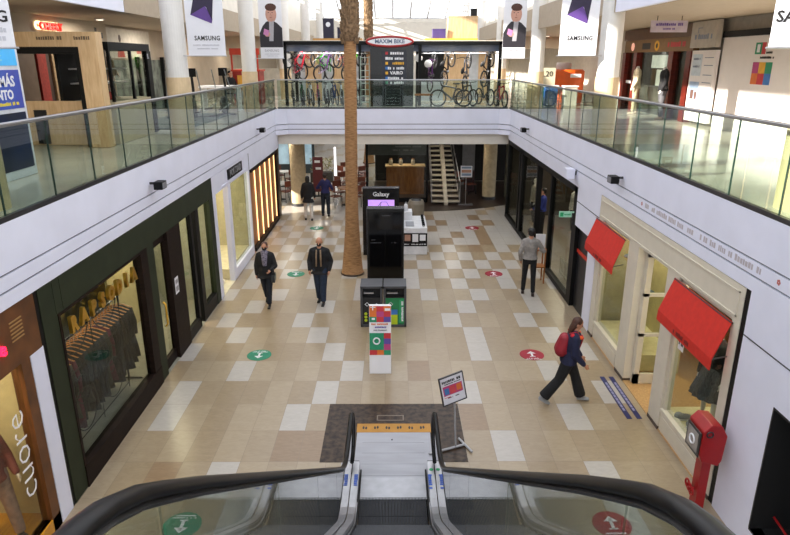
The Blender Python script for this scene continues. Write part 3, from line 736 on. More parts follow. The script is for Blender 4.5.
mannequin(-4.80, 6.38, .2, d2(60), 'mannequin in dusty pink trousers in the brown wood shop window', FB('dusty_rose_top', '#7e3d33'), FB('dusty_pink_cloth', '#8e6f63'), skin=MANM, legs=((14, 4), (-10, 6)), shoe=mat('dark_sandal', '#2a2018', .5))

# --- left: white shop with dark sign
shell(-1, 15.1, 19.06, 6.3, mat('pale_lime_wall', '#bdb592', .8), mat('pale_shop_floor', '#d9d2b4', .3))
lamp(-5.3, 17.2, 3.03, .5, 2.2, 52, (1, .9, .68), 'lit ceiling panel in the white framed shop')
t = wthing('storefront', 'white framed shop front with small dark sign and bright display', 'shop front', (-4.40, 17, 0))
b = MB(t['_org']); b.box(-4.36, -4.5, 15.06, 19.10, 2.66, 3.12); b.box(-4.345, -4.36, 15.9, 18.7, 2.72, 2.75); b.build('header', WHITE, t)
for y0, y1, n in ((15.06, 15.32, 'post'), (16.5, 16.78, 'post'), (18.98, 19.12, 'post')):
    b = MB(t['_org']); b.box(-4.36, -4.5, y0, y1, 0, 2.66); b.build(n, WHITE, t)
b = MB(t['_org']); b.box(-4.36, -4.5, 16.78, 18.98, 0, .28); b.build('sill', WHITE, t)
b = MB(t['_org']); b.box(-4.42, -4.43, 16.78, 18.98, .28, 2.66); b.build('window_pane', GLASS, t)
b = MB(t['_org']); b.box(-4.52, -6.2, 16.6, 19.0, .02, .30); b.build('display_plinth', mat('pale_plinth', '#ded4b0', .5), t)
b = MB(t['_org']); b.box(-4.33, -4.36, 16.55, 18.15, 2.80, 3.06); b.build('sign_board', BLACK, t)
txt('PORTSAID', .26, mat('grey_sign_letters', '#8d8d90', .4), fr((-4.33, 17.35, 2.93), (1, 0, 0)), t, 'sign_letter', .01, sx=1.05)
mannequin(-5.0, 15.85, .02, d2(50), 'mannequin in yellow top at the entrance of the white framed shop', FB('yellow_cloth', '#d29a1e'), FB('black_skirt_cloth', '#1c1a18'), skin=MANW)
t = wthing('flower_display', 'yellow flower bunch hanging in the entrance of the white framed shop', 'decoration', (-4.9, 16.1, 2.2))
b = MB(t['_org']); rr = random.Random(2)
for i in range(30): b.ell((-4.9 + rr.uniform(-.15, .15), 16.1 + rr.uniform(-.2, .2), 2.3 + rr.uniform(-.2, .2)), rr.uniform(.03, .06), 6, 4)
b.build('blossom', mat('yellow_blossom', '#e0a81c', .7), t, smooth=True)
b = MB(t['_org']); b.tube([(-4.9, 16.1, 2.4), (-4.9, 16.1, 3.05)], .004, 5); b.build('cord', BLACK, t)
t = tag(MB((-4.9, 15.9, .01)).box(-5.3, -4.6, 15.6, 16.3, .012, .13).build('white_plinth', mat('warm_white_plinth', '#f0e8d8', .4)), 'low white plinth on the floor at the white framed shop entrance', 'plinth')  # plain warm white material

# --- left: warm shop with lit wooden slats
shell(-1, 19.12, 23.9, 6.2, mat('warm_orange_wall', '#b77b42', .7), OWOOD)
lamp(-5.2, 21.5, 3.0, .5, 3.0, 75, (1, .72, .42), 'warm ceiling panel in the wood slat shop')
t = wthing('storefront', 'dark framed shop front with vertical oak slats and glowing strips', 'shop front', (-4.40, 21.5, 0))
b = MB(t['_org']); b.box(-4.34, -4.5, 19.3, 23.75, 2.52, 2.62); b.box(-4.34, -4.5, 19.3, 23.75, 0, .12); b.box(-4.34, -4.5, 23.6, 23.78, .12, 2.52); b.build('frame', DWOOD, t)
LED = mat('warm_light_strip', '#ffdcae', .5, emit=1.8, ecol='#ffc98a')
for i in range(5):
    y = 19.5 + i * .86
    b = MB(t['_org']); b.box(-4.46, -4.66, y + .0, y + .60, .12, 2.52); b.build('slat', OWOOD, t)
    b = MB(t['_org']); b.box(-4.42, -4.45, y + .63, y + .68, .14, 2.5); b.build('light_strip', LED, t)
struct('wall_left', MB().box(-4.365, -4.5, 19.1, 24.35, 2.62, 3.13), WHITE)
struct('wall_left', MB().box(-4.38, -4.5, 23.78, 24.35, 0, 2.62), mat('dark_brown_jamb', '#3a271b', .5))
struct('trim_22', MB().box(-4.355, -4.366, 19.10, 19.14, 2.62, 3.13), GROOVE)

# --- right: dark glass shop
shell(1, 14.75, 24.2, 8.2, mat('dark_shop_wall', '#4c463e', .8), mat('shop_stone_floor', '#8d8378', .35))
lamp(6.0, 17, 3.03, .4, 2.0, 40, (1, .86, .66), 'lit ceiling panel in the dark glass shop, near end'); lamp(6.0, 21, 3.03, .4, 2.0, 34, (1, .86, .66), 'lit ceiling panel in the dark glass shop, far end')
t = wthing('storefront', 'black framed glass shop front with open doorway on the right', 'shop front', (4.40, 19.5, 0))
b = MB(t['_org']); b.box(4.36, 4.5, 14.7, 24.1, 2.80, 2.95); b.box(4.36, 4.5, 14.95, 17.3, 0, .14); b.box(4.36, 4.5, 19.0, 24.1, 0, .14); b.build('frame', BLACK, t)
for y in (14.7, 17.2, 18.95, 21.3, 21.75, 23.95):
    b = MB(t['_org']); b.box(4.36, 4.52, y, y + (.26 if y in (14.7, 21.3) else .12), 0, 2.95); b.build('post', BLACK, t)
for y0, y1 in ((14.96, 17.2), (19.07, 21.3), (21.87, 23.95)):
    b = MB(t['_org']); b.box(4.42, 4.43, y0, y1, .14, 2.8); b.build('window_pane', GLASS, t)
struct('wall_right', MB().box(4.37, 4.5, 14.7, 24.3, 2.95, 3.13), WHITE)
t = thing('person', 'person in blue top standing inside the doorway of the dark glass shop', 'person', (5.05, 20.9, .014), d2(250))
pose_person(t, 1.7, top=FB('royal_blue_cloth', '#1c2d78'), trousers=BLKC, shoe=SHOEB, hair=HBLK, arms=None) if False else pose_person(t, 1.7, armL=(10, 8, 60), armR=(0, 8, 20), top=FB('royal_blue_cloth', '#1c2d78'), trousers=BLKC, shoe=SHOEB, hair=HBLK)
mannequin(5.2, 22.8, .02, d2(-70), 'mannequin in pale top at the far end of the dark glass shop', FB('pale_top_cloth', '#a59a8a'), BLKC, skin=MANW, headless=False)
mannequin(6.3, 19.4, .014, d2(-80), 'mannequin in brown jacket left of the dark shop doorway', FB('brown_jacket_cloth', '#6a5744'), FB('grey_cloth', '#4a4a4c'), skin=MANW, headless=False)
mannequin(6.3, 21.4, .02, d2(-60), 'mannequin in white shirt deep inside the dark glass shop', FB('white_shirt_cloth', '#bfbcb6'), BLKC, skin=MANW, headless=False)
# low fence and iron bench in its near window
t = wthing('display_fence', 'low white metal fence in the near window of the dark glass shop', 'fence', (4.75, 16, 0.012))
b = MB(t['_org']); 
for i in range(15): b.tube([(4.75, 15.1 + i * .14, .02), (4.75, 15.1 + i * .14, .55)], .012, 6)
for z in (.1, .5): b.tube([(4.75, 15.05, z), (4.75, 17.1, z)], .014, 6)
b.build('fence_bars', mat('pale_iron', '#b9b3a2', .5), t)
def small_table(x, y, z, r, h, m1, m2, label, grp):
    t = wthing('round_table', label, 'table', (x, y, z), grp)
    b = MB(t['_org']); b.lathe([(r, z + h - .03), (r, z + h)], (x, y), 20); b.build('tabletop', m1, t)
    b = MB(t['_org']); b.lathe([(.02, z + .02), (.02, z + h - .03)], (x, y), 10); b.lathe([(r * .6, z), (r * .55, z + .02)], (x, y), 16); b.build('pedestal', m2, t); return t
small_table(5.4, 16.2, .012, .45, .72, mat('grey_tabletop', '#8c8c8a', .3), DSTEEL, 'round grey display table in the near window of the dark glass shop', None)
for i, (x, y, r) in enumerate(((5.3, 16.1, .09), (5.55, 16.35, .07), (5.4, 16.4, .06))):
    tag(MB((x, y, .735)).lathe([(r * .6, .735), (r, .80), (r * .9, .88), (r * .4, .93), (r * .5, .96)], (x, y), 16).build('vase', mat('green_grey_ceramic', '#6f7d70', .3), smooth=True), ('large', 'medium', 'small')[i] + ' green grey vase on the display table in the dark glass shop', 'vase')
# brown chair beside the person in grey (held sign like object)
t = wthing('wooden_display_stand', 'orange wooden stand with white card beside the person in grey sweater', 'stand', (3.98, 16.4, 0))
b = MB(t['_org'])
for x in (3.86, 4.10):
    for y in (16.25, 16.55): b.tube([(x, y, 0), (x, y, .95)], .02, 6)
b.box(3.84, 4.12, 16.23, 16.57, .93, .97); b.box(3.84, 4.12, 16.23, 16.57, .45, .48); b.build('stand_frame', OWOOD, t)
b = MB(t['_org']); b.box(3.85, 4.11, 16.42, 16.44, .97, 1.35); b.build('card', PRINTW, t)
# --- right: black side door and white pier
struct('wall_right', MB().box(4.36, 4.5, 13.55, 14.7, 2.05, 3.13), WHITE)
struct('wall_right', MB().box(4.36, 4.5, 13.02, 13.55, 0, 3.13), WHITE)
struct('trim_23', MB().box(4.355, 4.36, 13.0, 14.7, 2.62, 2.635), GROOVE)
t = wthing('service_door', 'black recessed side door with a thin red stripe', 'door', (4.5, 14.1, 0))
b = MB(t['_org']); b.box(4.46, 4.5, 13.55, 14.7, 0, 2.05); b.build('door_leaf', mat('charcoal_door', '#1c1c20', .4), t)
b = MB(t['_org']); b.box(4.44, 4.46, 13.55, 14.7, 1.40, 1.48); b.build('stripe', mat('red_stripe', '#c8321e', .5), t)
b = MB(t['_org']); b.box(4.36, 4.5, 14.62, 14.7, 0, 2.05); b.build('door_frame', BLACK, t)
t = wthing('exit_sign', 'small green exit sign projecting from the right wall', 'sign', (4.2, 14.85, 2.3))
b = MB(t['_org']); b.box(4.0, 4.3, 14.83, 14.87, 2.20, 2.34); b.box(4.3, 4.37, 14.845, 14.855, 2.30, 2.34); b.build('sign_plate', mat('pale_green_sign', '#9fd3b8', .4), t)
b = MB(t['_org']); b.box(4.02, 4.10, 14.825, 14.83, 2.22, 2.32); b.build('pictogram', mat('exit_green', '#1c9a5c', .4), t)
flat(fr((4.2, 14.83, 2.27), (0, -1, 0)), greek(-.08, .08, -.02, .04, 3), 'print', mat('exit_green', '#1c9a5c', .4), t, org=t['_org'])
t = wthing('wall_speaker', 'small white speaker box on a bracket above the dark glass shop', 'speaker', (4.2, 14.9, 3.2))
b = MB(t['_org']); b.box(4.1, 4.30, 14.85, 15.1, 3.12, 3.36); b.build('cabinet', WHITE, t, bevel=.01); b = MB(t['_org']); b.box(4.3, 4.37, 14.95, 15.0, 3.2, 3.3); b.build('bracket', DSTEEL, t)

# --- right: cream shop with red awnings
struct('trim_24', MB().box(4.37, 4.5, 7.20, 7.32, 0, 3.12), BLACK)
t = wthing('storefront', 'cream panelled shop front with tall glazed door and two display windows', 'shop front', (4.40, 10.2, 0))
b = MB(t['_org']); b.box(4.36, 4.5, 7.32, 13.0, 2.66, 3.12); b.box(4.345, 4.36, 7.42, 12.9, 2.70, 2.72); b.box(4.345, 4.36, 7.42, 12.9, 3.02, 3.04); b.box(4.345, 4.36, 7.42, 7.44, 2.7, 3.04); b.build('header', CREAM, t)
for y0, y1 in ((12.72, 13.0), (10.74, 11.2), (9.08, 9.5), (7.32, 7.5)):
    b = MB(t['_org']); b.box(4.36, 4.52, y0, y1, 0.06, 2.66); b.build('pillar', CREAM, t); 
    b = MB(t['_org']); b.box(4.35, 4.52, y0, y1, 0, .06); b.build('pillar_base', mat('brown_pillar_base', '#4a3c34', .5), t)
for y0, y1 in ((11.2, 12.72), (7.5, 9.08)):
    b = MB(t['_org']); b.box(4.38, 4.5, y0, y1, 0, .34); b.box(4.37, 4.38, y0 + .08, y1 - .08, .06, .28); b.box(4.36, 4.52, y0, y1, .34, .40); b.build('sill', CREAM, t)
    b = MB(t['_org']); b.box(4.40, 4.5, y0, y0 + .06, .4, 2.66); b.box(4.40, 4.5, y1 - .06, y1, .4, 2.66); b.box(4.4, 4.5, y0, y1, 2.6, 2.66); b.build('window_frame', CREAM, t)
    b = MB(t['_org']); b.box(4.44, 4.45, y0 + .06, y1 - .06, .4, 2.6); b.build('window_pane', GLASS, t)
    b = MB(t['_org']); b.box(4.52, 5.45, y0 - .1, y1 + .1, .02, .36); b.build('display_floor', mat('pale_yellow_display_floor', '#e6dcb0', .5), t)
    b = MB(t['_org']); b.box(5.45, 5.52, y0 - .2, y1 + .2, .02, 2.9); b.build('display_back', mat('cream_yellow_backdrop', '#c9bd8d', .8), t)
# door recess: leaf stands open inside, facing the camera side
b = MB(t['_org']); b.box(4.52, 5.3, 10.78, 10.84, 0, 2.64)
b = MB(t['_org'])
xs = (4.50, 5.16)
b.box(xs[0], xs[0] + .10, 10.6, 10.66, .02, 2.6); b.box(xs[1] - .10, xs[1], 10.6, 10.66, .02, 2.6)
for z0, z1 in ((.02, .22), (.98, 1.04), (1.76, 1.82), (2.5, 2.6)): b.box(xs[0], xs[1], 10.6, 10.66, z0, z1)
b.box(4.50, 4.54, 10.66, 10.74, 0, 2.6)
b.build('door', CREAM, t)
for z0, z1 in ((.22, .98), (1.04, 1.76), (1.82, 2.5)):
    b = MB(t['_org']); b.box(xs[0] + .1, xs[1] - .1, 10.625, 10.635, z0, z1); b.build('door_pane', GLASS, t)
b = MB(t['_org']); b.box(4.9, 5.2, 10.57, 10.59, 1.26, 1.29); b.build('door_handle', BLACK, t)
shell(1, 7.32, 13.0, 7.6, mat('shop_khaki_wall', '#a8a17e', .8), mat('herringbone_floor', '#c09a68', .4, col2='#a57f50', scale=5, stretch=(6, 6, 1)))
lamp(5.0, 12.0, 3.03, .3, 1.1, 24, (1, .93, .72), 'lit ceiling panel above the far cream shop window'); lamp(5.0, 8.3, 3.03, .3, 1.2, 28, (1, .93, .72), 'lit ceiling panel above the near cream shop window')
lamp(5.9, 10.0, 3.03, .4, 1.2, 14, (1, .84, .6), 'lit ceiling panel inside the cream shop door')
def awning(y0, y1, label):
    t = wthing('awning', label, 'awning', (4.3, (y0 + y1) / 2, 2.6))
    b = MB(t['_org']); b.ext([(4.34, y0, 2.62), (4.34, y0, 2.60), (4.16, y0, 2.08), (4.155, y0, 1.93), (4.14, y0, 1.93), (4.145, y0, 2.09)], (0, y1 - y0, 0)); b.build('canopy', RED, t)
    b = MB(t['_org'])
    for y in (y0 + .02, y1 - .02): b.tube([(4.36, y, 2.12), (4.17, y, 2.08)], .01, 6); b.tube([(4.34, y, 2.59), (4.17, y, 2.08)], .01, 6)
    b.tube([(4.16, y0, 2.07), (4.16, y1, 2.07)], .01, 6); b.tube([(4.34, y0, 2.6), (4.34, y1, 2.6)], .014, 6); b.build('awning_frame', DSTEEL, t)
    txt('ROSSETTI', .085, mat('dark_red_print', '#7a1a12', .7), fr((3.779, (y0 + y1) / 2, 1.94), (-1, 0, 0)), t, 'lettering', .003) if False else flat(fr((4.139, (y0 + y1) / 2, 1.97), (-1, 0, 0)), greek(-.26, .26, 0, .07, 8), 'print', mat('dark_red_print', '#7a1a12', .7), t, org=t['_org'])
awning(11.35, 13.1, 'red fabric awning over the far cream shop window'); awning(7.45, 9.18, 'red fabric awning over the near cream shop window')
mannequin(4.88, 8.62, .36, d2(-60), 'mannequin in striped grey skirt and dark jacket in the near cream shop window', FB('dark_charcoal_cloth', '#17181c'), None, skirt=mat('striped_grey_skirt', '#53565d', .9, col2='#2b2d33', scale=8, stretch=(12, 12, .2)), skin=MANW, coat=.02)
mannequin(4.92, 8.02, .36, d2(-90), 'mannequin in long dark coat beside the striped skirt one', FB('blue_black_cloth', '#1d2530'), FB('dark_slate_cloth', '#242a30'), coat=.3, skin=MANW)
for i, (x, y, a) in enumerate(((4.62, 8.80, .3), (4.68, 8.50, -.2))):
    t = thing('sneaker', ('grey sneaker on the display floor under the striped skirt, left one', 'grey sneaker on the display floor under the striped skirt, right one')[i], 'shoe', (x, y, .36), a + 1.2, 'grey sneakers in the cream shop window')
    b = MB(); b.ell((0, 0, .05), (.055, .14, .05)); b.ell((0, .08, .07), (.05, .07, .06)); b.build('upper', mat('grey_sneaker', '#8d8f92', .6), t, smooth=True)
    b = MB(); b.box(-.05, .05, -.14, .14, 0, .03); b.build('sole', PRINTW, t, bevel=.01)
t = wthing('window_notice', 'white notice sheet on the near cream shop window', 'notice', (4.43, 8.93, 1.8))
flat(fr((4.434, 8.86, 1.72), (-1, 0, 0)), [(-.09, .09, -.18, .18, 0, 0)] + [q[:4] + (1, 1) for z in (.1, .02, -.1) for q in greek(-.07, .07, z, .05, int(z * 99))], 'sheet', [PRINTW, INK], t, org=t['_org'])
for i, (x, y, z) in enumerate(((4.9, 12.25, 2.0), (4.95, 11.7, 1.45))):
    t = wthing('hanging_hat', ('upper blue grey hat hanging in the far cream shop window', 'lower blue grey hat hanging in the far cream shop window')[i], 'hat', (x, y, z), 'hats in the far cream shop window')
    b = MB(t['_org']); b.lathe([(.20, z), (.20, z + .01), (.10, z + .03), (.09, z + .12), (.03, z + .14)], (x, y), 20); b.build('hat_body', FB('blue_grey_felt', '#4a5a66'), t, smooth=False)
    b = MB(t['_org']); b.tube([(x, y, z + .13), (x, y, 2.98)], .003, 4); b.build('cord', PRINTW, t)
# near white wall with black showcase
b = MB(); b.box(4.36, 4.5, 3, 4.6, 0, 3.13); b.box(4.36, 4.5, 6.36, 7.20, 0, 3.13); b.box(4.36, 4.5, 4.6, 6.36, 2.02, 3.13); b.box(4.36, 4.5, 4.6, 6.36, 0, .35); struct('wall_right', b, WHITE)
struct('trim_25', MB().box(4.355, 4.36, 3, 7.20, 2.55, 2.565), GROOVE)
t = wthing('wall_showcase', 'black recessed showcase in the white wall beside the fire hose cabinet', 'showcase', (4.5, 5.5, .35))
b = MB(t['_org']); b.box(4.85, 4.9, 4.6, 6.36, .35, 2.02); b.box(4.355, 4.9, 4.6, 4.62, .35, 2.02); b.box(4.355, 4.9, 6.34, 6.365, .35, 2.02); b.box(4.355, 4.9, 4.6, 6.36, .33, .35); b.box(4.355, 4.9, 4.6, 6.36, 2.0, 2.025); b.build('case', MBLACK, t)
b = MB(t['_org']); b.box(4.84, 4.85, 5.55, 5.95, 1.3, 1.6); b.build('green_panel', mat('green_screen_print', '#15724c', .4), t)
b = MB(t['_org']); b.tube([(4.6, 6.3, .55), (4.6, 5.4, .42)], .015, 6); b.build('red_cable', REDP, t)
# red fire hose pedestal
t = wthing('fire_hose_cabinet', 'red hose cabinet on a red post in front of the white wall', 'fire hose cabinet', (4.15, 7.1, 0))
b = MB(t['_org']); pr = [(3.98, .86), (4.20, .80), (4.24, .88), (4.26, 1.24), (4.18, 1.38), (4.04, 1.40), (3.95, 1.30), (3.94, .96)]
b.ext([(x, 6.96, z) for x, z in pr], (0, .40, 0)); b.build('cabinet_body', REDP, t, bevel=.01)
b = MB(t['_org']); b.box(3.925, 3.94, 6.98, 7.34, .92, 1.27); b.build('door_frame', DSTEEL, t); b = MB(t['_org']); b.box(3.918, 3.925, 7.02, 7.30, .96, 1.23); b.build('door_window', mat('frosted_window', '#8f8a86', .15), t)
b = MB(t['_org']); b.torus((3.914, 7.16, 1.09), .06, .012, 'x', 20, 6); b.build('hose_coil', PRINTW, t)
b = MB(t['_org']); b.torus((4.03, 6.955, 1.27), .04, .01, 'y', 16, 6); b.build('round_lock', DSTEEL, t)
b = MB(t['_org']); b.box(4.06, 4.18, 7.08, 7.24, 0, .84); b.build('post', REDP, t)
b = MB(t['_org'])
for i in range(3): b.torus((4.0, 7.12 + i * .06, .30 + i * .02), .055, .014, 'x', 16, 6)
b.tube([(4.0, 7.18, .30), (4.12, 7.16, .30)], .02, 6)
b.build('valve', REDP, t)
# fascia print of the right side and the small spotlights
t = wthing('fascia_lettering', 'faded grey slogan lettering with small red flowers along the right fascia', 'lettering', (4.36, 8.7, 3.41))
FG = mat('faded_grey_print', '#b8b0b6', .5)
flat(fr((4.36, 8.75, 3.375), (-1, 0, 0)), greek(-1.95, -.1, 0, .085, 11) + greek(.1, 1.75, 0, .085, 12), 'slogan', FG, t, th=.002, org=t['_org'])
for y in (10.85, 6.72):
    b = MB(t['_org']); b.M = fr((4.359, y, 3.41), (-1, 0, 0))
    for a in range(5): b.ell((.022 * math.cos(a * 1.257), .022 * math.sin(a * 1.257), .001), (.016, .016, .002), 8, 4)
    b.build('flower', mat('faded_red_print', '#b9675f', .5), t)
def spot(s, y, z, label):
    t = wthing('spotlight', label, 'spotlight', (s * 4.3, y, z), 'black spotlights on the fascias')
    b = MB(t['_org']); b.box(s * 4.10, s * 4.26, y - .12, y + .12, z - .08, z + .06); b.build('housing', BLACK, t, bevel=.012)
    b = MB(t['_org']); b.box(s * 4.26, s * 4.36, y - .02, y + .02, z + .0, z + .04); b.build('bracket', DSTEEL, t)
    b = MB(t['_org']); b.box(s * 4.095, s * 4.10, y - .10, y + .10, z - .06, z + .04); b.build('lens', mat('grey_lens', '#8a8a90', .1), t)
spot(-1, 11.25, 3.68, 'black spotlight on the left fascia, the nearer one'); spot(-1, 20.6, 3.68, 'black spotlight on the left fascia near the bridge corner')
spot(1, 11.9, 3.66, 'black spotlight on the right fascia, the nearer one'); spot(1, 20.6, 3.68, 'black spotlight on the right fascia near the bridge corner')
#==PART3==
# ------------------------------------------------------------------ escalator
t = wthing('escalator', 'escalator descending to the ground floor with black handrails and glass sides', 'escalator', (0, 4, 0))
O = t['_org']
HT = [(-9, 5.03), (.55, 5.03), (.8, 5.01), (.95, 4.985), (1.1, 4.93), (1.25, 4.85), (1.4, 4.75), (1.67, 4.565), (6.3, 1.273), (6.5, 1.15), (6.7, 1.06), (6.9, 1.01), (7.1, .99), (99, .99)]
def hz(y):   # handrail height along the run
    for (a, za), (c, zc_) in zip(HT, HT[1:]):
        if y <= c: return za + (zc_ - za) * (y - a) / (c - a)
ys = [-.6, 0, .3, .55, .7, .8, .9, 1.0, 1.1, 1.25, 1.4, 1.67, 2, 2.5, 3, 3.5, 4, 4.5, 5, 5.5, 6, 6.3, 6.5, 6.7, 6.9, 7.1, 7.4, 7.7, 7.9]
for s in (-1, 1):
    x = s * .60
    pts = [(x, y, hz(y) - .02) for y in ys]; zc = .99 - .02 - .33
    for a in range(1, 11): q = PI * a / 11; pts.append((x, 7.9 + .33 * math.sin(q), zc + .33 * math.cos(q)))
    pts.append((x, 7.75, zc - .335))
    b = MB(O); b.tube(pts, .021, 10, sx=1.6); b.build('handrail', RUBBER, t, smooth=True)
    b = MB(O); b.tube([(p[0], p[1], p[2] - .035) if i < len(ys) else (p[0], p[1] - .03 * math.sin(PI * (i - len(ys) + 1) / 11), p[2]) for i, p in enumerate(pts)], .012, 6, sx=1.6); b.build('handrail_guide', DSTEEL, t)
    # glass panels
    cuts = [-.6, 1.35, 2.75, 4.2, 5.6, 7.0, 8.14]
    for i in range(len(cuts) - 1):
        a, c = cuts[i] + .006, cuts[i + 1] - .006; n = 12; top = []; bot = []
        for j in range(n + 1):
            y = a + (c - a) * j / n; zt = hz(y) - .05
            if y > 7.9: zt = zc + math.sqrt(max(0, .30 ** 2 - (y - 7.9) ** 2))
            zb = max(hz(min(y, 7.9)) - .77, .2)
            top.append((x - .006, y, zt)); bot.append((x - .006, y, min(zb, zt - .02)))
        b = MB(O); m = len(top); vs = top + bot + [(p[0] + .012, p[1], p[2]) for p in top + bot]
        fs = []
        for j in range(m - 1):
            fs += [(j, j + 1, m + j + 1, m + j), (2 * m + j, 3 * m + j, 3 * m + j + 1, 2 * m + j + 1), (j, 2 * m + j, 2 * m + j + 1, j + 1), (m + j, m + j + 1, 3 * m + j + 1, 3 * m + j)]
        fs += [(0, m, 3 * m, 2 * m), (m - 1, 3 * m - 1, 4 * m - 1, 2 * m - 1)]
        b.add(vs, fs); b.build('glass_panel', EGLASS, t)
    # decks either side of the glass
    dy = [-.6, .55, .8, .95, 1.1, 1.25, 1.4, 1.67] + [2 + .5 * i for i in range(9)] + [6.3, 6.5, 6.7, 6.9, 7.1, 7.5, 7.92]
    for nm, xa, xb, m, drop in (('inner_deck', .500, .588, ALU, .78), ('outer_deck', .612, .74, ALU, .78), ('skirt', .492, .503, STEEL, .80), ('outer_cladding', .735, .76, mat('escalator_cladding', '#b9bcc2', .4, .3), .80)):
        b = MB(O); vs = []
        for y in dy:
            z = max(hz(y) - drop, .19); lo = z - (.03 if 'deck' in nm else .22 if nm == 'skirt' else .9)
            lo = max(lo, .002)
            vs += [(s * xa, y, lo), (s * xb, y, lo), (s * xb, y, z), (s * xa, y, z)]
        k = len(dy); b.add(vs, [(i * 4 + j, i * 4 + (j + 1) % 4, (i + 1) * 4 + (j + 1) % 4, (i + 1) * 4 + j) for i in range(k - 1) for j in range(4)] + [(3, 2, 1, 0), tuple((k - 1) * 4 + j for j in range(4))])
        b.build(nm, m, t)
    b = MB(O); b.box(s * .50, s * .74, 7.9, 7.95, .0, .20); b.build('deck_end_cap', BLACK, t)
    b = MB(O); b.tube([(s * .475, y, max(hz(y) - .93, .04)) for y in dy], .012, 6); b.build('brush_strip', MBLACK, t)
    b = MB(O); b.tube([(s * .49, y, max(hz(y) - .86, .10)) for y in dy if y < 7.3], .010, 6); b.build('skirt_trim', ALU, t)
    # blue instruction stickers on the deck
    b = MB(O)
    for q in greek(-.16, .16, -.03, .055, 5 + s): b.box(s * .52 + q[2], s * .52 + q[3], 7.45 + q[0], 7.45 + q[1], .2105, .2135)
    b.build('deck_print', mat('blue_print', '#3b63c4', .5), t)
    if s > 0:
        b = MB(O)
        b.lathe([(.03, .2105), (.03, .214)], (.545, 7.72), 14); b.build('arrow_sticker', mat('exit_green', '#1c9a5c', .4), t)
# steps and landing
STEPM = mat('grey_ribbed_step', '#32343a', .45, .3, scale=3, stretch=(60, 1, 1), var=.25)
y = 7.39; z = .0
b = MB(O)
for i in range(22):
    if i < 2: zz, y1 = -.002 + .0, y - .4
    else: zz, y1 = min((i - 1) * .2, 4.04), y - .4 * 1
    run = .40 if i < 2 else .283
    y1 = y - run
    b = MB(O); b.box(-.47, .47, y1, y, zz - .16, zz + .002)
    for g in range(46): 
        xx = -.46 + g * .02; b.box(xx, xx + .01, y1 + .004, y - .002, zz + .002, zz + .006)
    b.build('step', STEPM, t); y = y1
LAND = mat('ribbed_landing_plate', '#a2a3aa', .5, .25, scale=1.2, stretch=(1, 5, 1), var=.06)
b = MB(O); b.box(-.495, .495, 7.39, 7.96, .004, .012); b.box(-.59, .60, 7.96, 8.98, .004, .012)
for i in range(4): b.box(-.49, .49, 7.85 + i * .28, 7.85 + i * .28 + .006, .012, .014)
b.build('landing_plate', LAND, t)
b = MB(O); b.box(-.49, .49, 7.36, 7.8, .012, .018)
for g in range(49): xx = -.485 + g * .02; b.box(xx, xx + .009, 7.32, 7.37, .006, .016)
b.build('comb_plate', mat('pale_comb_plate', '#b0b1b7', .45, .25), t)
b = MB(O); b.lathe([(.012, .012), (.012, .02)], (-.02, 8.77), 10); b.build('bolt', MBLACK, t)
t = wthing('yellow_floor_strip', 'yellow strip with small dark footprints at the foot of the escalator', 'floor strip', (0, 9.1, 0))
b = MB(t['_org']); b.box(-.60, .62, 8.99, 9.25, .0045, .008); b.build('vinyl_strip', mat('ochre_vinyl', '#b07d2c', .6), t)
b = MB(t['_org'])
for i in range(6):
    x = -.47 + i * .19; r = 1 if i % 2 else -1
    b.ell((x - .022, 9.13, .0085), (.018, .045, .002), 8, 4); b.ell((x + .022, 9.13 + r * .01, .0085), (.018, .045, .002), 8, 4)
b.build('footprint', INK, t)
t = tag(MB((0, 9.6, .004)).box(-.28, .18, 9.35, 9.37, .004, .007).box(-.28, .18, 9.5, 9.52, .004, .007).box(-.28, -.26, 9.35, 9.5, .004, .007).box(.16, .18, 9.35, 9.5, .004, .007).build('floor_hatch_frame', mat('dull_brass', '#7a6e62', .5, .3)), 'thin metal hatch outline set in the brown marble floor', 'hatch')

# ------------------------------------------------------------------ sign stand beside the escalator
t = wthing('sign_stand', 'slim metal stand with tilted framed notice beside the escalator foot', 'sign stand', (1.02, 8.5, 0))
b = MB(t['_org']); b.tube([(.98, 8.55, .01), (.93, 8.53, .95)], .014, 8); b.build('pole', mat('light_grey_paint', '#a9a9ac', .4), t)
b = MB(t['_org']); b.tube([(.55, 8.36, .03), (1.14, 8.62, .03)], .018, 8); b.tube([(1.05, 8.78, .03), (1.22, 8.42, .03)], .018, 8); b.build('foot', MATS['light_grey_paint'], t)
n = Vector((.42, -1, .12)).normalized(); Fm = fr((.90, 8.50, 1.08), n)
Fm = Fm @ Matrix.Rotation(math.radians(9), 4, 'Z')
b = MB(t['_org']); Fm = Fm @ Matrix.Scale(.86, 4); b.M = Fm; b.box(-.23, .23, -.26, .26, -.02, 0); 
for q in ((-.24, -.22, -.27, .27), (.22, .24, -.27, .27), (-.24, .24, -.27, -.25), (-.24, .24, .25, .27)): b.box(q[0], q[1], q[2], q[3], -.02, .012)
b.build('frame', DSTEEL, t)
cols = [mat('paper_white', '#d6d6de', .6), INK, mat('print_red', '#c04048', .6), mat('print_blue', '#3a6aa0', .6), mat('print_magenta', '#b03a70', .6), mat('print_orange', '#cc6a30', .6)]
flat(Fm, [(-.22, .22, -.25, .25, 0, 0)] + [q[:4] + (1, 1) for q in greek(-.19, .19, .15, .05, 3)] + [q[:4] + (1, 1) for q in greek(-.17, .17, .115, .018, 4)] +
     [(-.19, .19, -.09, .09, 1, 4), (-.17, -.08, -.07, .05, 2, 3), (-.06, .05, -.07, .07, 2, 2), (.07, .17, -.05, .07, 2, 5)] + [q[:4] + (1, 1) for q in greek(-.12, .12, -.15, .02, 5)] + [(-.19, -.06, -.13, -.12, 1, 2)], 'notice', cols, t, org=t['_org'])
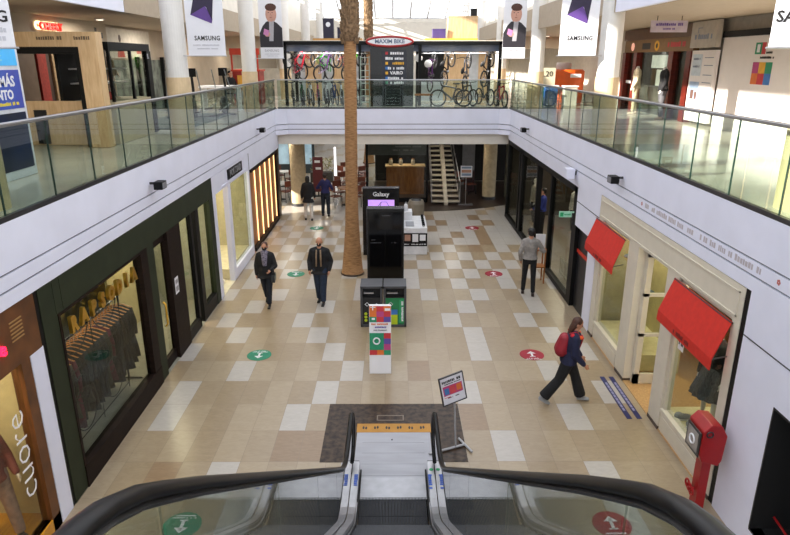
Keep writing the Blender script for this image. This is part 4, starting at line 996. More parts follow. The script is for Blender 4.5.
# ------------------------------------------------------------------ coloured totem in front of the bins
CC = [PRINTW, mat('p_orange', '#d9702c', .6), mat('p_red', '#c2333a', .6), mat('p_purple', '#5b4a9a', .6), mat('p_green', '#1f8a62', .6), mat('p_magenta', '#b2407a', .6), mat('p_yellow', '#dca52e', .6), mat('p_blue', '#3a72b8', .6), INK]
t = wthing('cardboard_totem', 'narrow white totem with coloured squares standing in front of the waste bins', 'totem', (-.25, 11.1, 0))
b = MB(t['_org']); b.ext([(-.46, 11.04, 0), (-.46, 11.34, 0), (-.46, 11.30, 1.35), (-.46, 11.238, 1.35)], (.42, 0, 0)); b.build('panel_body', PRINTW, t, bevel=.006)
Fm = fr((-.25, 11.04, 0), (0, -1, .145), (0, 0, 1))
rc = []
sq = .14
pal = [[1, 1, 2], [4, 2, 3]]
def grid(x0, y1, pal, w, h):
    return [(x0 + c * w, x0 + (c + 1) * w, y1 - (r + 1) * h, y1 - r * h, 0, m) for r, row in enumerate(pal) for c, m in enumerate(row)]
rc += grid(-.205, 1.35, [[1, 2, 1], [1, 5, 2], [4, 2, 3]], .1367, .105)
rc += [(-.19, -.09, 1.32, 1.335, 1, 0), (-.15, -.13, 1.27, 1.36, 1, 0), (.09, .19, 1.26, 1.31, 1, 0), (-.16, -.10, 1.08, 1.12, 1, 0)]
rc += [q[:4] + (1, 1) for q in greek(-.17, .17, .98, .035, 1)] + [q[:4] + (1, 3) for q in greek(-.1, .12, .92, .035, 2)] + [q[:4] + (1, 8) for q in greek(-.13, .13, .87, .015, 3)]
rc += [(-.205, .07, .48, .82, 0, 4), (.07, .205, .71, .82, 0, 2), (.07, .205, .60, .71, 0, 3), (.07, .205, .48, .60, 0, 5), (-.205, -.06, .38, .48, 0, 2), (-.06, .07, .38, .48, 0, 1), (.07, .205, .38, .48, 0, 4)]
flat(Fm, rc, 'print', CC, t, org=t['_org'])
b = MB(t['_org']); b.M = Fm; b.torus((-.07, .66, .006), .06, .014, 'z', 20, 6); b.build('ring_mark', PRINTW, t)
# ------------------------------------------------------------------ waste bins
t0 = None
BING = mat('grey_bin_metal', '#4b4c50', .45, .3)
for i, (x0, x1, c, lab) in enumerate(((-.74, -.24, '#17191c', 'grey metal waste bin with black front panel, left of the pair behind the totem'), (-.22, .30, '#1d7a4a', 'grey metal recycling bin with green front panel, right of the pair behind the totem'))):
    y0, y1 = 13.3, 13.85
    t = wthing('waste_bin', lab, 'waste bin', ((x0 + x1) / 2, 13.55, 0), 'waste bins')
    b = MB(t['_org']); b.box(x0, x0 + .05, y0, y1, 0, .98); b.box(x1 - .05, x1, y0, y1, 0, .98); b.box(x0, x1, y0 + .5, y1, 0, .98); b.box(x0, x1, y0, y1, .93, .99); b.box(x0, x1, y0, y1, 0, .06); b.build('bin_housing', BING, t, bevel=.008)
    b = MB(t['_org']); b.box(x0 + .05, x1 - .05, y0 + .02, y0 + .05, .06, .70); b.build('front_panel', mat('bin_panel_%d' % i, c, .5), t)
    b = MB(t['_org']); b.box(x0 + .05, x1 - .05, y0 + .12, y0 + .14, .70, .93); b.box(x0 + .05, x1 - .05, y0 + .02, y0 + .13, .70, .72); b.build('opening', MBLACK, t)
    b = MB(t['_org']); b.box(x0 + .08, x1 - .2, y0 + .03, y0 + .10, .80, .83); b.build('flap_edge', ALU, t)
    b = MB(t['_org']); xm = (x0 + x1) / 2; ym = y0 + .018
    b.M = fr((xm, y0 + .02, 0), (0, -1, 0))
    if i == 0:
        for z in (.16, .24, .32): b.ell((-.13, z, 0), (.035, .035, .004), 12, 4, mi=0)
        b.torus((-.1, .55, .002), .045, .008, 'z', 4, 4, mi=1); b.torus((.12, .55, .002), .03, .006, 'z', 3, 4, mi=1)
    else:
        b.box(-.20, .06, .06, .30, 0, .004, mi=0); b.box(-.10, .06, .30, .42, 0, .004, mi=2); b.torus((-.10, .55, .002), .05, .009, 'z', 4, 4, mi=1); b.box(.10, .20, .10, .66, 0, .003, mi=3)
        for q in greek(.14, .62, -.19, .05, 2): b.box(-q[3] + .0 , -q[2], q[0], q[1], .003, .006, mi=1)
    b.build('print', [mat('lime_print', '#b4c822', .5), PRINTW, mat('p_blue', '#3a72b8', .6), mat('pale_green_print', '#2f9a66', .5)], t)
# ------------------------------------------------------------------ black totems and phone counter
t = wthing('display_totem', 'tall black display totem standing behind the waste bins', 'totem', (-.2, 15.95, 0))
b = MB(t['_org']); b.box(-.68, .28, 15.8, 16.1, 0, 2.2); b.build('totem_body', mat('satin_black', '#0d0d0f', .25), t, bevel=.01)
b = MB(t['_org']); b.box(-.62, .22, 15.79, 15.8, .12, 2.1); b.build('screen', mat('dark_screen_glass', '#070709', .08), t)
b = MB(t['_org']); 
for x in (-.68, .27): b.box(x, x + .012, 15.785, 15.8, 0, 2.2)
b.box(-.68, .28, 15.785, 15.8, 2.185, 2.2); b.build('edge_trim', DSTEEL, t)
flat(fr((-.2, 15.79, 2.0), (0, -1, 0)), greek(-.13, .13, 0, .035, 4), 'logo_print', mat('dim_grey_print', '#3c3c40', .5), t, org=t['_org'])
flat(fr((-.2, 15.79, 1.28), (0, -1, 0)), greek(-.38, -.1, 0, .03, 6) + greek(.12, .3, 0, .03, 7) + [(-.36, -.26, .08, .1, 0)], 'screen_print', mat('dim_grey_print', '#3c3c40', .5), t, org=t['_org'])
t = wthing('advertising_totem', 'black totem with Galaxy lettering and lit violet screen behind the plain one', 'totem', (-.37, 19.1, 0))
b = MB(t['_org']); b.box(-.93, .19, 18.9, 19.2, 0, 2.12); b.build('totem_body', MATS['satin_black'], t, bevel=.01)
b = MB(t['_org']); b.box(-.76, .04, 18.885, 18.9, .9, 1.76); b.build('screen', mat('violet_screen', '#c79be6', .3, col2='#9f86e0', scale=1.5, emit=.75, ecol='#b88be0'), t)
b = MB(t['_org']); b.tube([(-.5, 18.88, 1.5), (-.36, 18.88, 1.70), (-.2, 18.88, 1.70), (-.05, 18.88, 1.45)], .008, 5); b.tube([(-.36, 18.88, 1.7), (-.44, 18.88, 1.3)], .008, 5); b.build('screen_line', INK, t)
txt('Galaxy', .18, PRINTW, fr((-.37, 18.9, 1.93), (0, -1, 0)), t, 'lettering', .01, bold=.004)
t = wthing('phone_counter', 'white product counter with phones on top and black photo panel', 'counter', (.7, 19.5, 0))
b = MB(t['_org']); b.box(.26, 1.06, 18.95, 20.6, 0, .86); b.build('counter_body', mat('white_lacquer', '#d9d9dc', .35), t, bevel=.01)
b = MB(t['_org']); b.box(.30, 1.06, 18.94, 18.95, .28, .70); b.build('photo_panel', BLACK, t)
flat(fr((.68, 18.94, .5), (0, -1, 0)), [(-.32, -.14, -.05, .15, 0, 0), (-.08, .10, -.08, .17, 0, 1), (.15, .33, -.04, .15, 0, 1)] + [q[:4] + (0, 1) for q in greek(-.33, .35, -.17, .03, 5)], 'photo_print', [mat('skin_tone_print', '#a87f6c', .6), PRINTW], t, org=t['_org'])
b = MB(t['_org']); b.box(.32, .34, 19.1, 20.5, .86, 1.2); b.box(.34, .62, 20.0, 20.5, .86, 1.12); b.build('display_stand', mat('white_lacquer', '#d9d9dc', .35), t)
for i in range(6):
    x, y = (.95, 19.08 + i * .24)
    q = wthing('phone', 'black phone on the white product counter, %s from the front' % ordn[i], 'phone', (x, y, .86), 'phones on the white counter')
    b = MB(q['_org']); b.M = Matrix.Translation((x, y, .93)) @ Matrix.Rotation(-.9, 4, 'X'); b.box(-.04, .04, -.07, .07, -.005, .005); b.build('handset', BLACK, q)
    b = MB(q['_org']); b.box(x - .02, x + .02, y - .03, y + .05, .86, .92); b.build('holder', ALU, q)
t = tag(MB((.45, 19.4, .86)).box(.40, .66, 19.15, 19.75, .862, .875).build('price_board', mat('grey_board', '#8a8c92', .4)), 'grey flat board lying on the white product counter', 'board')
t = wthing('sanitizer_bottle', 'small white bottle on top of the product counter', 'bottle', (.42, 20.2, 1.12))
b = MB(t['_org']); b.lathe([(.06, 1.12), (.06, 1.32), (.02, 1.36)], (.42, 20.2), 14); b.build('bottle_body', PRINTW, t, smooth=True); b = MB(t['_org']); b.lathe([(.018, 1.36), (.018, 1.42)], (.42, 20.2), 8); b.build('cap', GREYINK, t)

# ------------------------------------------------------------------ palms
BARK = mat('palm_bark', '#ad8358', .85, col2='#825c38', scale=5, stretch=(1.5, 1.5, 9), bump=.7)
HUSK = mat('palm_husk', '#94785a', .9, col2='#57432e', scale=14, bump=.8)
FROND = mat('palm_frond', '#4f6a34', .7, var=.2)
def palm(x, y, r, zh, zt, label, nf):
    t = wthing('palm_tree', label, 'palm tree', (x, y, 0), 'palm trees')
    prof = [(r * 2.05, 0), (r * 2.1, .04), (r * 2.05, .06), (r * 1.95, .07), (r * 1.7, .45), (r * 1.45, .9), (r * 1.22, 1.5), (r * 1.12, 2.2)]
    z = 2.2
    while z < zh: z += .14; prof.append((r * (1.10 - .08 * (z - 2.2) / 4) * (1.015 if int(z * 7) % 2 else .985), z))
    b = MB(t['_org']); b.loft([(x + .03 * (zz / 3), y, zz, q, q) for q, zz in prof], 22); b.build('trunk', BARK, t, smooth=True)
    b = MB(t['_org']); b.lathe([(r * 2.15, .001), (r * 2.18, .03), (r * 2.1, .05)], (x, y), 24); b.build('base_ring', mat('dark_brown_ring', '#3c2a1c', .6), t)
    b = MB(t['_org']); rr = random.Random(9); xx = x + .03 * zh / 3
    b.loft([(xx, y, zh - .1, r * 1.05, r * 1.05), (xx, y, zh + .1, r * 1.3, r * 1.3), (xx, y, zt, r * 1.5, r * 1.5)], 16)
    zz = zh - .15
    while zz < zt:
        for j in range(11):
            a = rr.uniform(0, 2 * PI); rad = r * 1.15 + .01
            p = Vector((xx + math.cos(a) * rad, y + math.sin(a) * rad, zz)); q = p + Vector((math.cos(a) * .07, math.sin(a) * .07, .16)); b.tube([p, (p + q) / 2 + Vector((0, 0, .02)), q], [.03, .026, .006], 5)
        zz += .075
    b.build('husk', HUSK, t)
    for i in range(nf):
        a = 2 * PI * i / nf + .2; b = MB(t['_org']); pts = []
        for j in range(9):
            q = j / 8; pts.append(Vector((xx + math.cos(a) * 1.9 * q, y + math.sin(a) * 1.9 * q, zt - .1 + 1.25 * q - 1.5 * q * q)))
        b.tube(pts, [.03 - .003 * j for j in range(9)], 5); sd = Vector((-math.sin(a), math.cos(a), 0))
        for j in range(2, 9):
            for s in (-1, 1):
                for h_ in (0, .5):
                    p = pts[j] * (1 - h_) + pts[j - 1] * h_; q = p + sd * s * .42 + Vector((math.cos(a) * .2, math.sin(a) * .2, -.16)); b.ext([p, p + Vector((math.cos(a) * .04, math.sin(a) * .04, 0)), q], (0, 0, .004))
        b.build('frond', FROND, t)
palm(-1.16, 17.15, .155, 6.35, 9.3, 'tall palm trunk with flared foot rising through the atrium', 11)
palm(-1.42, 37.5, .17, 6.2, 10.2, 'second palm trunk far behind the bicycle stall', 11)

# ------------------------------------------------------------------ hanging banners
FAB = mat('banner_fabric', '#dfe0e6', .7, var=.01)
DP = mat('dark_violet_print', '#241a38', .5); VP = mat('violet_print', '#5a3c86', .5)
def banner(xc, y, w, z0, z1, kind, label, line=True, tsize=.17, zt=None):
    s = -1 if xc < 0 else 1
    t = wthing('hanging_banner', label, 'banner', (xc, y, z0), 'hanging SAMSUNG banners')
    b = MB(t['_org']); b.box(xc - w / 2, xc + w / 2, y - .006, y + .006, z0, z1); b.build('fabric', FAB, t)
    b = MB(t['_org']); b.tube([(xc - w / 2 - .05, y, z0 - .012), (xc + w / 2 + .02, y, z0 - .012)], .012, 6); b.tube([(xc - w / 2 - .05, y, z1), (xc + w / 2 + .02, y, z1)], .012, 6)
    xcol = s * 4.74
    for z in (z0 - .012, z1): b.tube([(xcol, y + .05, z), (xc, y, z)], .01, 6)
    b.build('bracket_rods', ALU, t)
    Fm = fr((xc, y - .006, 0), (0, -1, 0))
    if kind == 'box':
        txt('SAMSUNG', .135, INK, fr((xc + .03, y - .006, z0 + .36), (0, -1, 0)), t, 'lettering', .004, bold=.003, sx=.85, space=1.14)
        flat(Fm, greek(-.3, .3, z0 + .20, .035, 3) + greek(-.25, .25, z0 + .13, .03, 4), 'small_print', mat('pale_grey_print', '#bfc0c8', .6), t, org=t['_org'])
        b = MB(t['_org']); b.M = Fm; zc = z0 + .95
        b.ext([(-.30, zc - .10, .001), (.10, zc + .08, .001), (.16, zc + .55, .001), (-.16, zc + .42, .001)], (0, 0, .003), mi=0)
        b.ext([(-.30, zc - .10, .004), (.16, zc - .28, .004), (.18, zc - .18, .004), (.04, zc + .08, .004)], (0, 0, .003), mi=1)
        b.ext([(.06, zc + .06, .004), (.17, zc - .22, .004), (.24, zc + .35, .004), (.16, zc + .52, .004)], (0, 0, .003), mi=0)
        b.build('phone_print', [DP, VP], t)
    elif kind == 'man':
        txt('SAMSUNG', .115, mat('mid_grey_print', '#8d8e96', .5), fr((xc, y - .006, z0 + .24), (0, -1, 0)), t, 'lettering', .004, sx=.88, space=1.1)
        flat(Fm, greek(-.25, .25, z0 + .12, .03, 3) + greek(-.2, .2, z0 + .06, .025, 4), 'small_print', mat('pale_grey_print', '#bfc0c8', .6), t, org=t['_org'])
        b = MB(t['_org']); b.M = Fm; zc = z0 + .35; h = w / 2 - .005
        b.ext([(-h, zc, .001), (h, zc, .001), (h, zc + .62, .001), (h * .55, zc + .78, .001), (.06, zc + .86, .001), (-.14, zc + .82, .001), (-h * .7, zc + .68, .001), (-h, zc + .45, .001)], (0, 0, .003), mi=0)
        b.ext([(-.07, zc + .2, .004), (.07, zc + .2, .004), (.12, zc + .86, .004), (-.04, zc + .84, .004)], (0, 0, .002), mi=3)
        b.ell((.03, zc + 1.05, .004), (.185, .27, .004), 18, 6, mi=1); b.ell((.03, zc + 1.27, .007), (.19, .12, .004), 16, 6, mi=2)
        for sx_ in (-.05, .08): b.ell((sx_, zc + 1.10, .009), (.028, .012, .002), 8, 4, mi=0)
        b.ell((.02, zc + .95, .009), (.045, .012, .002), 8, 4, mi=4); b.tube([(.02, zc + 1.08, .008), (.035, zc + 1.01, .009)], .008, 5, mi=4)
        b.ell((-.12, zc + .42, .006), (.10, .08, .003), 12, 4, mi=1)
        b.ext([(-.26, zc + .42, .009), (-.10, zc + .36, .009), (-.06, zc + .54, .009), (-.22, zc + .60, .009)], (0, 0, .002), mi=5)
        b.build('portrait_print', [mat('charcoal_print', '#25222a', .6), mat('skin_print', '#bf9180', .6), mat('brown_hair_print', '#4a2a1e', .6), mat('light_shirt_print', '#a9a7ad', .6), mat('lip_print', '#8e5648', .6), mat('pink_print', '#c47fb0', .6)], t)
    return t
banner(-4.18, 15.05, .84, 5.90, 7.9, 'box', 'white banner with dark folded phone, hanging from the left column')
banner(4.16, 15.05, .84, 5.90, 7.9, 'box', 'white banner with dark folded phone, hanging from the right column')
banner(-4.13, 22.85, .78, 5.86, 7.9, 'man', 'banner with portrait of a person holding a pink phone, left of the bicycle stall')
banner(4.13, 22.85, .78, 5.86, 7.9, 'man', 'banner with portrait of a person holding a pink phone, right of the bicycle stall')
# the nearest pair show only their ends
for s, lab in ((-1, 'cut off white banner at the top left corner with large lettering'), (1, 'cut off white banner at the top right corner with large lettering')):
    y = 6.95; xc = s * 4.33
    t = wthing('hanging_banner', lab, 'banner', (xc, y, 5.90), 'hanging SAMSUNG banners')
    b = MB(t['_org']); b.box(xc - .42, xc + .42, y - .006, y + .006, 5.93, 7.9); b.build('fabric', FAB, t)
    b = MB(t['_org']); b.tube([(xc - .45, y, 5.92), (xc + .45, y, 5.92)], .012, 6); b.tube([(xc - .45, y, 7.9), (xc + s * 1.0, y, 7.9)], .012, 6); b.build('bracket_rods', ALU, t)
    txt('SAMSUNG', .155, INK, fr((xc, y - .006, 6.22), (0, -1, 0)), t, 'lettering', .004, bold=.003, sx=1.12)
    flat(fr((xc, y - .006, 0), (0, -1, 0)), greek(-.38, .38, 6.07, .05, 3) + greek(-.34, .36, 5.99, .05, 4), 'small_print', mat('pale_grey_print', '#bfc0c8', .6), t, org=t['_org'])
for s in (-1, 1):
    t = wthing('column', 'white round gallery column beside the nearest banner, %s side' % ('left' if s < 0 else 'right'), 'column', (s * 4.98, 7.6, 4.06), 'white gallery columns')
    b = MB(t['_org']); b.lathe([(.27, 4.06), (.27, 5.42)], (s * 4.98, 7.6), 28); b.build('column_foot', CT, t)
    b = MB(t['_org']); b.lathe([(.25, 5.42), (.25, 9.5)], (s * 4.98, 7.6), 28); b.build('shaft', CW, t)

# ------------------------------------------------------------------ upper left gallery
t = wthing('advertising_totem', 'blue and violet lit poster totem in a white frame on the left gallery', 'totem', (-5.85, 9.2, 4.062))
b = MB(t['_org']); b.box(-5.95, -5.74, 8.0, 10.22, 4.062, 6.15); b.build('frame', mat('white_frame_paint', '#d6d8de', .4), t, bevel=.015)
b = MB(t['_org']); b.box(-5.74, -5.73, 8.08, 10.14, 5.72, 5.98); b.build('top_panel', mat('azure_print', '#3fa3dd', .4, emit=.25), t)
b = MB(t['_org']); b.box(-5.74, -5.73, 8.08, 10.14, 5.1, 5.66); b.build('poster', mat('violet_poster', '#3a2f86', .4, col2='#2a4f9f', scale=1.2, emit=.25), t)
b = MB(t['_org']); b.box(-5.74, -5.73, 8.08, 10.14, 4.2, 5.04); b.build('lower_panel', mat('midnight_poster', '#14244e', .3, col2='#0b0f20', scale=1.2), t)
Fm = fr((-5.73, 9.0, 0), (1, 0, 0))
txt('DE MÁS', .21, PRINTW, fr((-5.73, 9.62, 5.49), (1, 0, 0)), t, 'lettering', .004, bold=.006)
txt('RAPIMIENTO', .19, PRINTW, fr((-5.73, 9.35, 5.30), (1, 0, 0)), t, 'lettering', .004, bold=.006)
txt('ONLINE', .20, mat('pale_azure_print', '#8ccbe8', .5), fr((-5.73, 9.4, 5.85), (1, 0, 0)), t, 'lettering', .004)
flat(fr((-5.73, 9.4, 5.15), (1, 0, 0)), greek(-.6, .6, 0, .05, 9), 'small_print', mat('yellow_print', '#e8d23a', .5), t, org=t['_org'])
# wooden portal of the left island shop
t = wthing('wooden_portal', 'light oak portal with counter around a dark shop entrance on the left gallery', 'kiosk', (-6.8, 13.6, 4.062))
b = MB(t['_org']); b.box(-7.9, -5.88, 13.3, 13.58, 6.05, 6.33); b.box(-6.25, -5.88, 13.3, 13.58, 4.07, 6.05); b.build('portal_frame', LWOOD, t)
b = MB(t['_org']); b.box(-7.9, -6.25, 13.32, 13.8, 5.92, 6.05); b.box(-6.35, -6.25, 13.32, 13.8, 4.07, 5.92); b.build('inner_lining', BLACK, t)
b = MB(t['_org']); b.box(-7.9, -6.4, 13.7, 13.8, 4.07, 4.98); b.build('counter_panel', LWOOD, t)
b = MB(t['_org']); b.box(-7.55, -7.3, 13.66, 13.7, 4.1, 4.8); b.build('dark_cupboard', MBLACK, t)
flat(fr((-6.5, 13.3, 6.18), (0, -1, 0)), greek(-.55, -.05, 0, .07, 3) + greek(.1, .5, 0, .07, 4), 'print', mat('brown_grey_print', '#6d5a44', .6), t, org=t['_org'])
# island shop behind the portal
t = wthing('island_shop', 'black framed glass island shop on beige plinth behind the oak portal', 'kiosk', (-6.8, 15, 4.062))
b = MB(t['_org']); b.box(-7.05, -5.9, 13.87, 16.2, 4.07, 4.95); b.build('plinth', mat('beige_stone_panel', '#b8aa8c', .5, var=.04), t)
b = MB(t['_org'])
b.box(-7.05, -5.9, 13.87, 16.2, 6.0, 6.16); b.box(-6.0, -5.88, 15.95, 16.2, 4.1, 6.0)
for y in (13.87, 15.0): b.box(-5.96, -5.9, y, y + .06, 4.95, 6.0)
b.box(-7.05, -6.99, 13.87, 16.2, 4.95, 6.0); b.build('black_frame', BLACK, t)
b = MB(t['_org']); b.box(-5.93, -5.92, 13.93, 15.95, 4.95, 6.0); b.build('window_pane', GLASS, t)
txt('B.', .16, mat('pale_grey_print', '#bfc0c8', .6), fr((-5.88, 16.0, 5.88), (1, 0, 0)), t, 'lettering', .004)
b = MB(t['_org']); b.box(-6.95, -6.3, 14.2, 15.7, 5.3, 5.33); b.box(-6.95, -6.3, 14.2, 15.7, 5.6, 5.63); b.build('shelf', ALU, t)
mk = [FB('red_cloth', '#8e2a20'), FB('tan_cloth', '#8d7657'), FB('black_cloth2', '#1b1a1a')]
mannequin(-6.5, 15.3, 4.955, d2(90), 'headless torso in tan top inside the glass island shop', mk[1], None, h=1.0, skin=MANM)
t = tag(MB((-6.5, 14.6, 4.96)).box(-6.7, -6.3, 14.3, 14.9, 4.955, 5.12).build('folded_clothes', mk[0], bevel=.03), 'folded red clothes on the plinth inside the glass island shop', 'clothes')
# Cheeky shop wall
t = wthing('storefront', 'beige gallery shop front with lit red CHEEKY lettering', 'shop front', (-8.7, 17.8, 4.062))
b = MB(t['_org']); b.box(-8.7, -8.5, 15.0, 20.0, 6.25, 6.83); b.build('header', SOFFIT, t)
for ya, yb in ((15.0, 16.0), (19.4, 20.0)):
    b = MB(t['_org']); b.box(-8.7, -8.6, ya, yb, 4.07, 6.25); b.build('side_panel', mat('brown_panel', '#6a5440', .6), t)
b = MB(t['_org']); b.box(-8.73, -8.7, 16.0, 19.4, 4.07, 6.25); b.build('interior_wall', mat('dark_brown_interior', '#3d2a20', .7), t)
for i, (y, c) in enumerate(((16.2, 'red_cloth'), (16.9, 'tan_cloth'), (17.3, 'red_cloth'), (18.0, 'tan_cloth'), (18.5, 'black_cloth2'))):
    b = MB(t['_org']); b.box(-8.70, -8.64, y, y + .4, 4.6, 6.1); b.build('curtain_panel', MATS[c], t)
txt('CHEEKY', .25, mat('red_lit_letter', '#c81a0c', .4, emit=.9), fr((-8.42, 16.62, 6.57), (1, 0, 0)), t, 'lettering', .05, bold=.006, sx=1.15)
txt('CHEEKY', .25, mat('cream_glow_letter', '#ffe9b0', .4, emit=2.0), fr((-8.49, 16.56, 6.58), (1, 0, 0)), t, 'letter_back_glow', .02, bold=.014, sx=1.15)
flat(fr((-8.5, 19.3, 6.5), (1, 0, 0)), [(-.08, .06, -.1, .18, 0)] + greek(.2, .5, -.1, .2, 3), 'dark_marks', INK, t, org=t['_org'])
for i, (x, y) in enumerate(((-7.3, 10.5), (-7.6, 17.6), (-7.5, 22.5), (-7.2, 28.0), (-7.4, 34.0), (6.8, 21.5), (6.8, 29.5))):  # fill lamps added to brighten the dark galleries
    lamp(x, y, 6.82, .13, .13, (30, 55, 60, 55, 40, 25, 40)[i], (1, .9, .76), 'added fill lamp under the upper gallery ceiling, ' + ('over the poster totem', 'over the Cheeky shop front', 'over the cross trainers', 'over the red booth', 'far behind the red booth', 'before the red wood shop', 'over the orange kiosk')[i])
# poster with a figure in red on the far left wall
t = wthing('wall_poster', 'pale wall poster with small red figure above the glass island shop', 'poster', (-8.75, 22, 5.6))
b = MB(t['_org']); b.box(-8.74, -8.70, 20.2, 24.0, 5.85, 6.75); b.build('poster_sheet', mat('pale_poster', '#cfc9be', .6), t)
b = MB(t['_org']); b.M = fr((-8.70, 21.4, 6.2), (1, 0, 0)); b.ell((0, .25, .002), (.10, .12, .003), 12, 4, mi=1); b.ext([(-.3, -.32, 0), (.3, -.32, 0), (.16, .12, 0), (-.16, .12, 0)], (0, 0, .003), mi=0); b.box(1.3, 1.7, -.2, .1, 0, .004, mi=0); b.build('poster_print', [mat('red_print2', '#b84a40', .6), mat('dark_hair_print', '#4c3a34', .6)], t)
t = wthing('storefront', 'dim gallery shop front with pale wall and dark shelves beyond the Cheeky shop', 'shop front', (-8.72, 24, 4.062))
b = MB(t['_org']); b.box(-8.74, -8.68, 20.1, 27.5, 4.07, 5.8); b.build('wall_panel', mat('grey_green_shelving', '#7f8a80', .6, col2='#3b3f3d', scale=3), t)
b = MB(t['_org']); 
for y in (20.1, 22.4, 24.8, 27.4): b.box(-8.68, -8.55, y, y + .12, 4.07, 5.9)
b.build('frame', BLACK, t)
# cross trainers between the columns
def trainer(x, y, z, label, rz=0):
    t = thing('exercise_machine', label, 'exercise machine', (x, y, z), rz, 'exercise machines on the left gallery')
    b = MB(); b.box(-.25, .25, -.7, -.6, 0, .06); b.box(-.25, .25, .6, .7, 0, .06); b.box(-.04, .04, -.7, .7, .02, .08); b.tube([(0, .5, .05), (0, .55, .9), (0, .45, 1.35)], .04, 8); b.build('frame', MBLACK, t)
    b = MB(); b.tube([(-.035, .4, .35), (.035, .4, .35)], .28, 20); b.build('flywheel', DSTEEL, t)
    b = MB(); b.box(-.14, .14, .40, .48, 1.25, 1.5); b.build('console', BLACK, t, bevel=.01)
    b = MB()
    for s in (-1, 1): b.tube([(s * .25, -.5, .2), (s * .25, .35, .4), (s * .25, .35, .9), (s * .22, .1, 1.45)], .02, 6)
    b.build('handle_arm', ALU, t)
    for s in (-1, 1):
        b = MB(); b.box(s * .25 - .06, s * .25 + .06, -.45, -.1, .24, .27); b.build('pedal', BLACK, t)
    return t
tr = trainer(-5.95, 18.0, 4.062, 'black cross trainer between the two left gallery columns, nearer one', .3)
dup(tr, (-6.1, 19.7, 4.062), .1, 'black cross trainer behind another one beside the left column')
dup(tr, (-5.6, 21.0, 4.062), -.2, 'cross trainer standing nearest the second left gallery column')
t = tag(MB((-6, 18, 4.062)).box(-7.2, -5.4, 16.9, 21.9, 4.063, 4.10).build('rubber_mat', mat('grey_rubber_mat', '#5b6560', .8)), 'grey rubber mat under the cross trainers', 'mat')
t = wthing('white_bench', 'low white display bench on the left gallery near the seated person', 'bench', (-6.3, 23.6, 4.062))
b = MB(t['_org']); b.box(-6.9, -5.5, 23.3, 24.0, 4.85, 4.93); b.build('bench_top', PRINTW, t)
for x in (-6.85, -5.6):
    b = MB(t['_org']); b.box(x, x + .06, 23.35, 23.95, 4.062, 4.85); b.build('leg', PRINTW, t)
t = thing('person', 'person in dark top and grey trousers seated beyond the second left column', 'person', (-6.6, 26.8, 4.062), d2(60))
pose_person(t, 1.7, legL=(84, 80), legR=(84, 70), armL=(20, 10, 50), armR=(20, 10, 50), top=JBLK, trousers=FB('light_grey_trousers', '#9c9a98'), shoe=SHOEB, hair=HBLK, sit=.55)
t = wthing('padded_stool', 'dark stool carrying the seated person', 'stool', (-6.6, 26.8, 4.062))
b = MB(t['_org']); b.lathe([(.2, 4.48), (.21, 4.50), (.2, 4.53)], (-6.6, 26.8), 18); b.build('seat', MBLACK, t); b = MB(t['_org']); b.lathe([(.03, 4.08), (.03, 4.48)], (-6.6, 26.8), 8); b.lathe([(.18, 4.063), (.16, 4.08)], (-6.6, 26.8), 16); b.build('pedestal', STEEL, t)
t = wthing('red_kiosk', 'red and yellow booth beside the second left gallery column', 'kiosk', (-5.9, 27.5, 4.062))
b = MB(t['_org']); b.box(-6.6, -5.5, 27.2, 28.2, 4.062, 5.35); b.build('booth_body', mat('red_booth_paint', '#a3261c', .5), t)
b = MB(t['_org']); b.box(-6.65, -5.45, 27.15, 28.25, 5.35, 5.42); b.box(-6.62, -6.55, 27.16, 27.2, 5.42, 6.0); b.box(-5.56, -5.5, 27.16, 27.2, 5.42, 6.0); b.box(-6.65, -5.45, 27.15, 27.25, 6.0, 6.25); b.build('counter_and_roof', mat('red_booth_trim', '#c23a22', .5), t)
b = MB(t['_org']); b.box(-6.4, -5.9, 27.15, 27.2, 4.6, 5.2); b.build('yellow_sign', mat('amber_sign', '#dfa33a', .5), t)
# far left cross gallery and its railing
struct('wall_far', MB().box(-10.4, -5.3, 33.4, 33.6, 4.06, 5.4), mat('pale_far_wall', '#bdb6a8', .7))
b = MB(); b.box(-10.4, -5.25, 31, 31.3, 6.2, 6.83); b.box(-10.4, -5.25, 36, 36.3, 6.2, 6.83); b.box(5.25, 10.4, 31, 31.3, 6.3, 6.83); struct('trim_26', b, SOFFIT)

# ------------------------------------------------------------------ upper right gallery
t = wthing('storefront', 'red wood framed gallery shop front with glass doors and badge sign', 'shop front', (8.6, 21, 4.062))
RW = mat('red_mahogany', '#6e2216', .35, col2='#4d140d', scale=4, stretch=(1, 1, 6))
b = MB(t['_org']); b.box(8.5, 8.72, 19.0, 24.6, 6.45, 6.80); b.build('cornice', mat('brown_cornice', '#5a3d2a', .5), t)
b = MB(t['_org']); b.box(8.55, 8.72, 19.0, 24.6, 6.05, 6.45); b.build('sign_board', mat('tan_sign_board', '#80613f', .6), t)
for y, w in ((24.3, .3), (23.2, .3), (20.2, .34), (19.0, .3)):
    b = MB(t['_org']); b.box(8.5, 8.72, y, y + w, 4.065, 6.05); b.build('post', RW, t)
b = MB(t['_org']); b.box(8.6, 8.66, 23.5, 24.3, 5.0, 5.1); b.build('cross_bar', PRINTW, t)
b = MB(t['_org']); b.box(8.64, 8.65, 19.3, 24.3, 4.1, 6.05); b.build('window_pane', GLASS, t)
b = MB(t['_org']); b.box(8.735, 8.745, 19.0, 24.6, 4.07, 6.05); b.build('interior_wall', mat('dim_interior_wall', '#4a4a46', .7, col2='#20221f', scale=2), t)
Fm = fr((8.55, 21.8, 6.24), (-1, 0, 0))
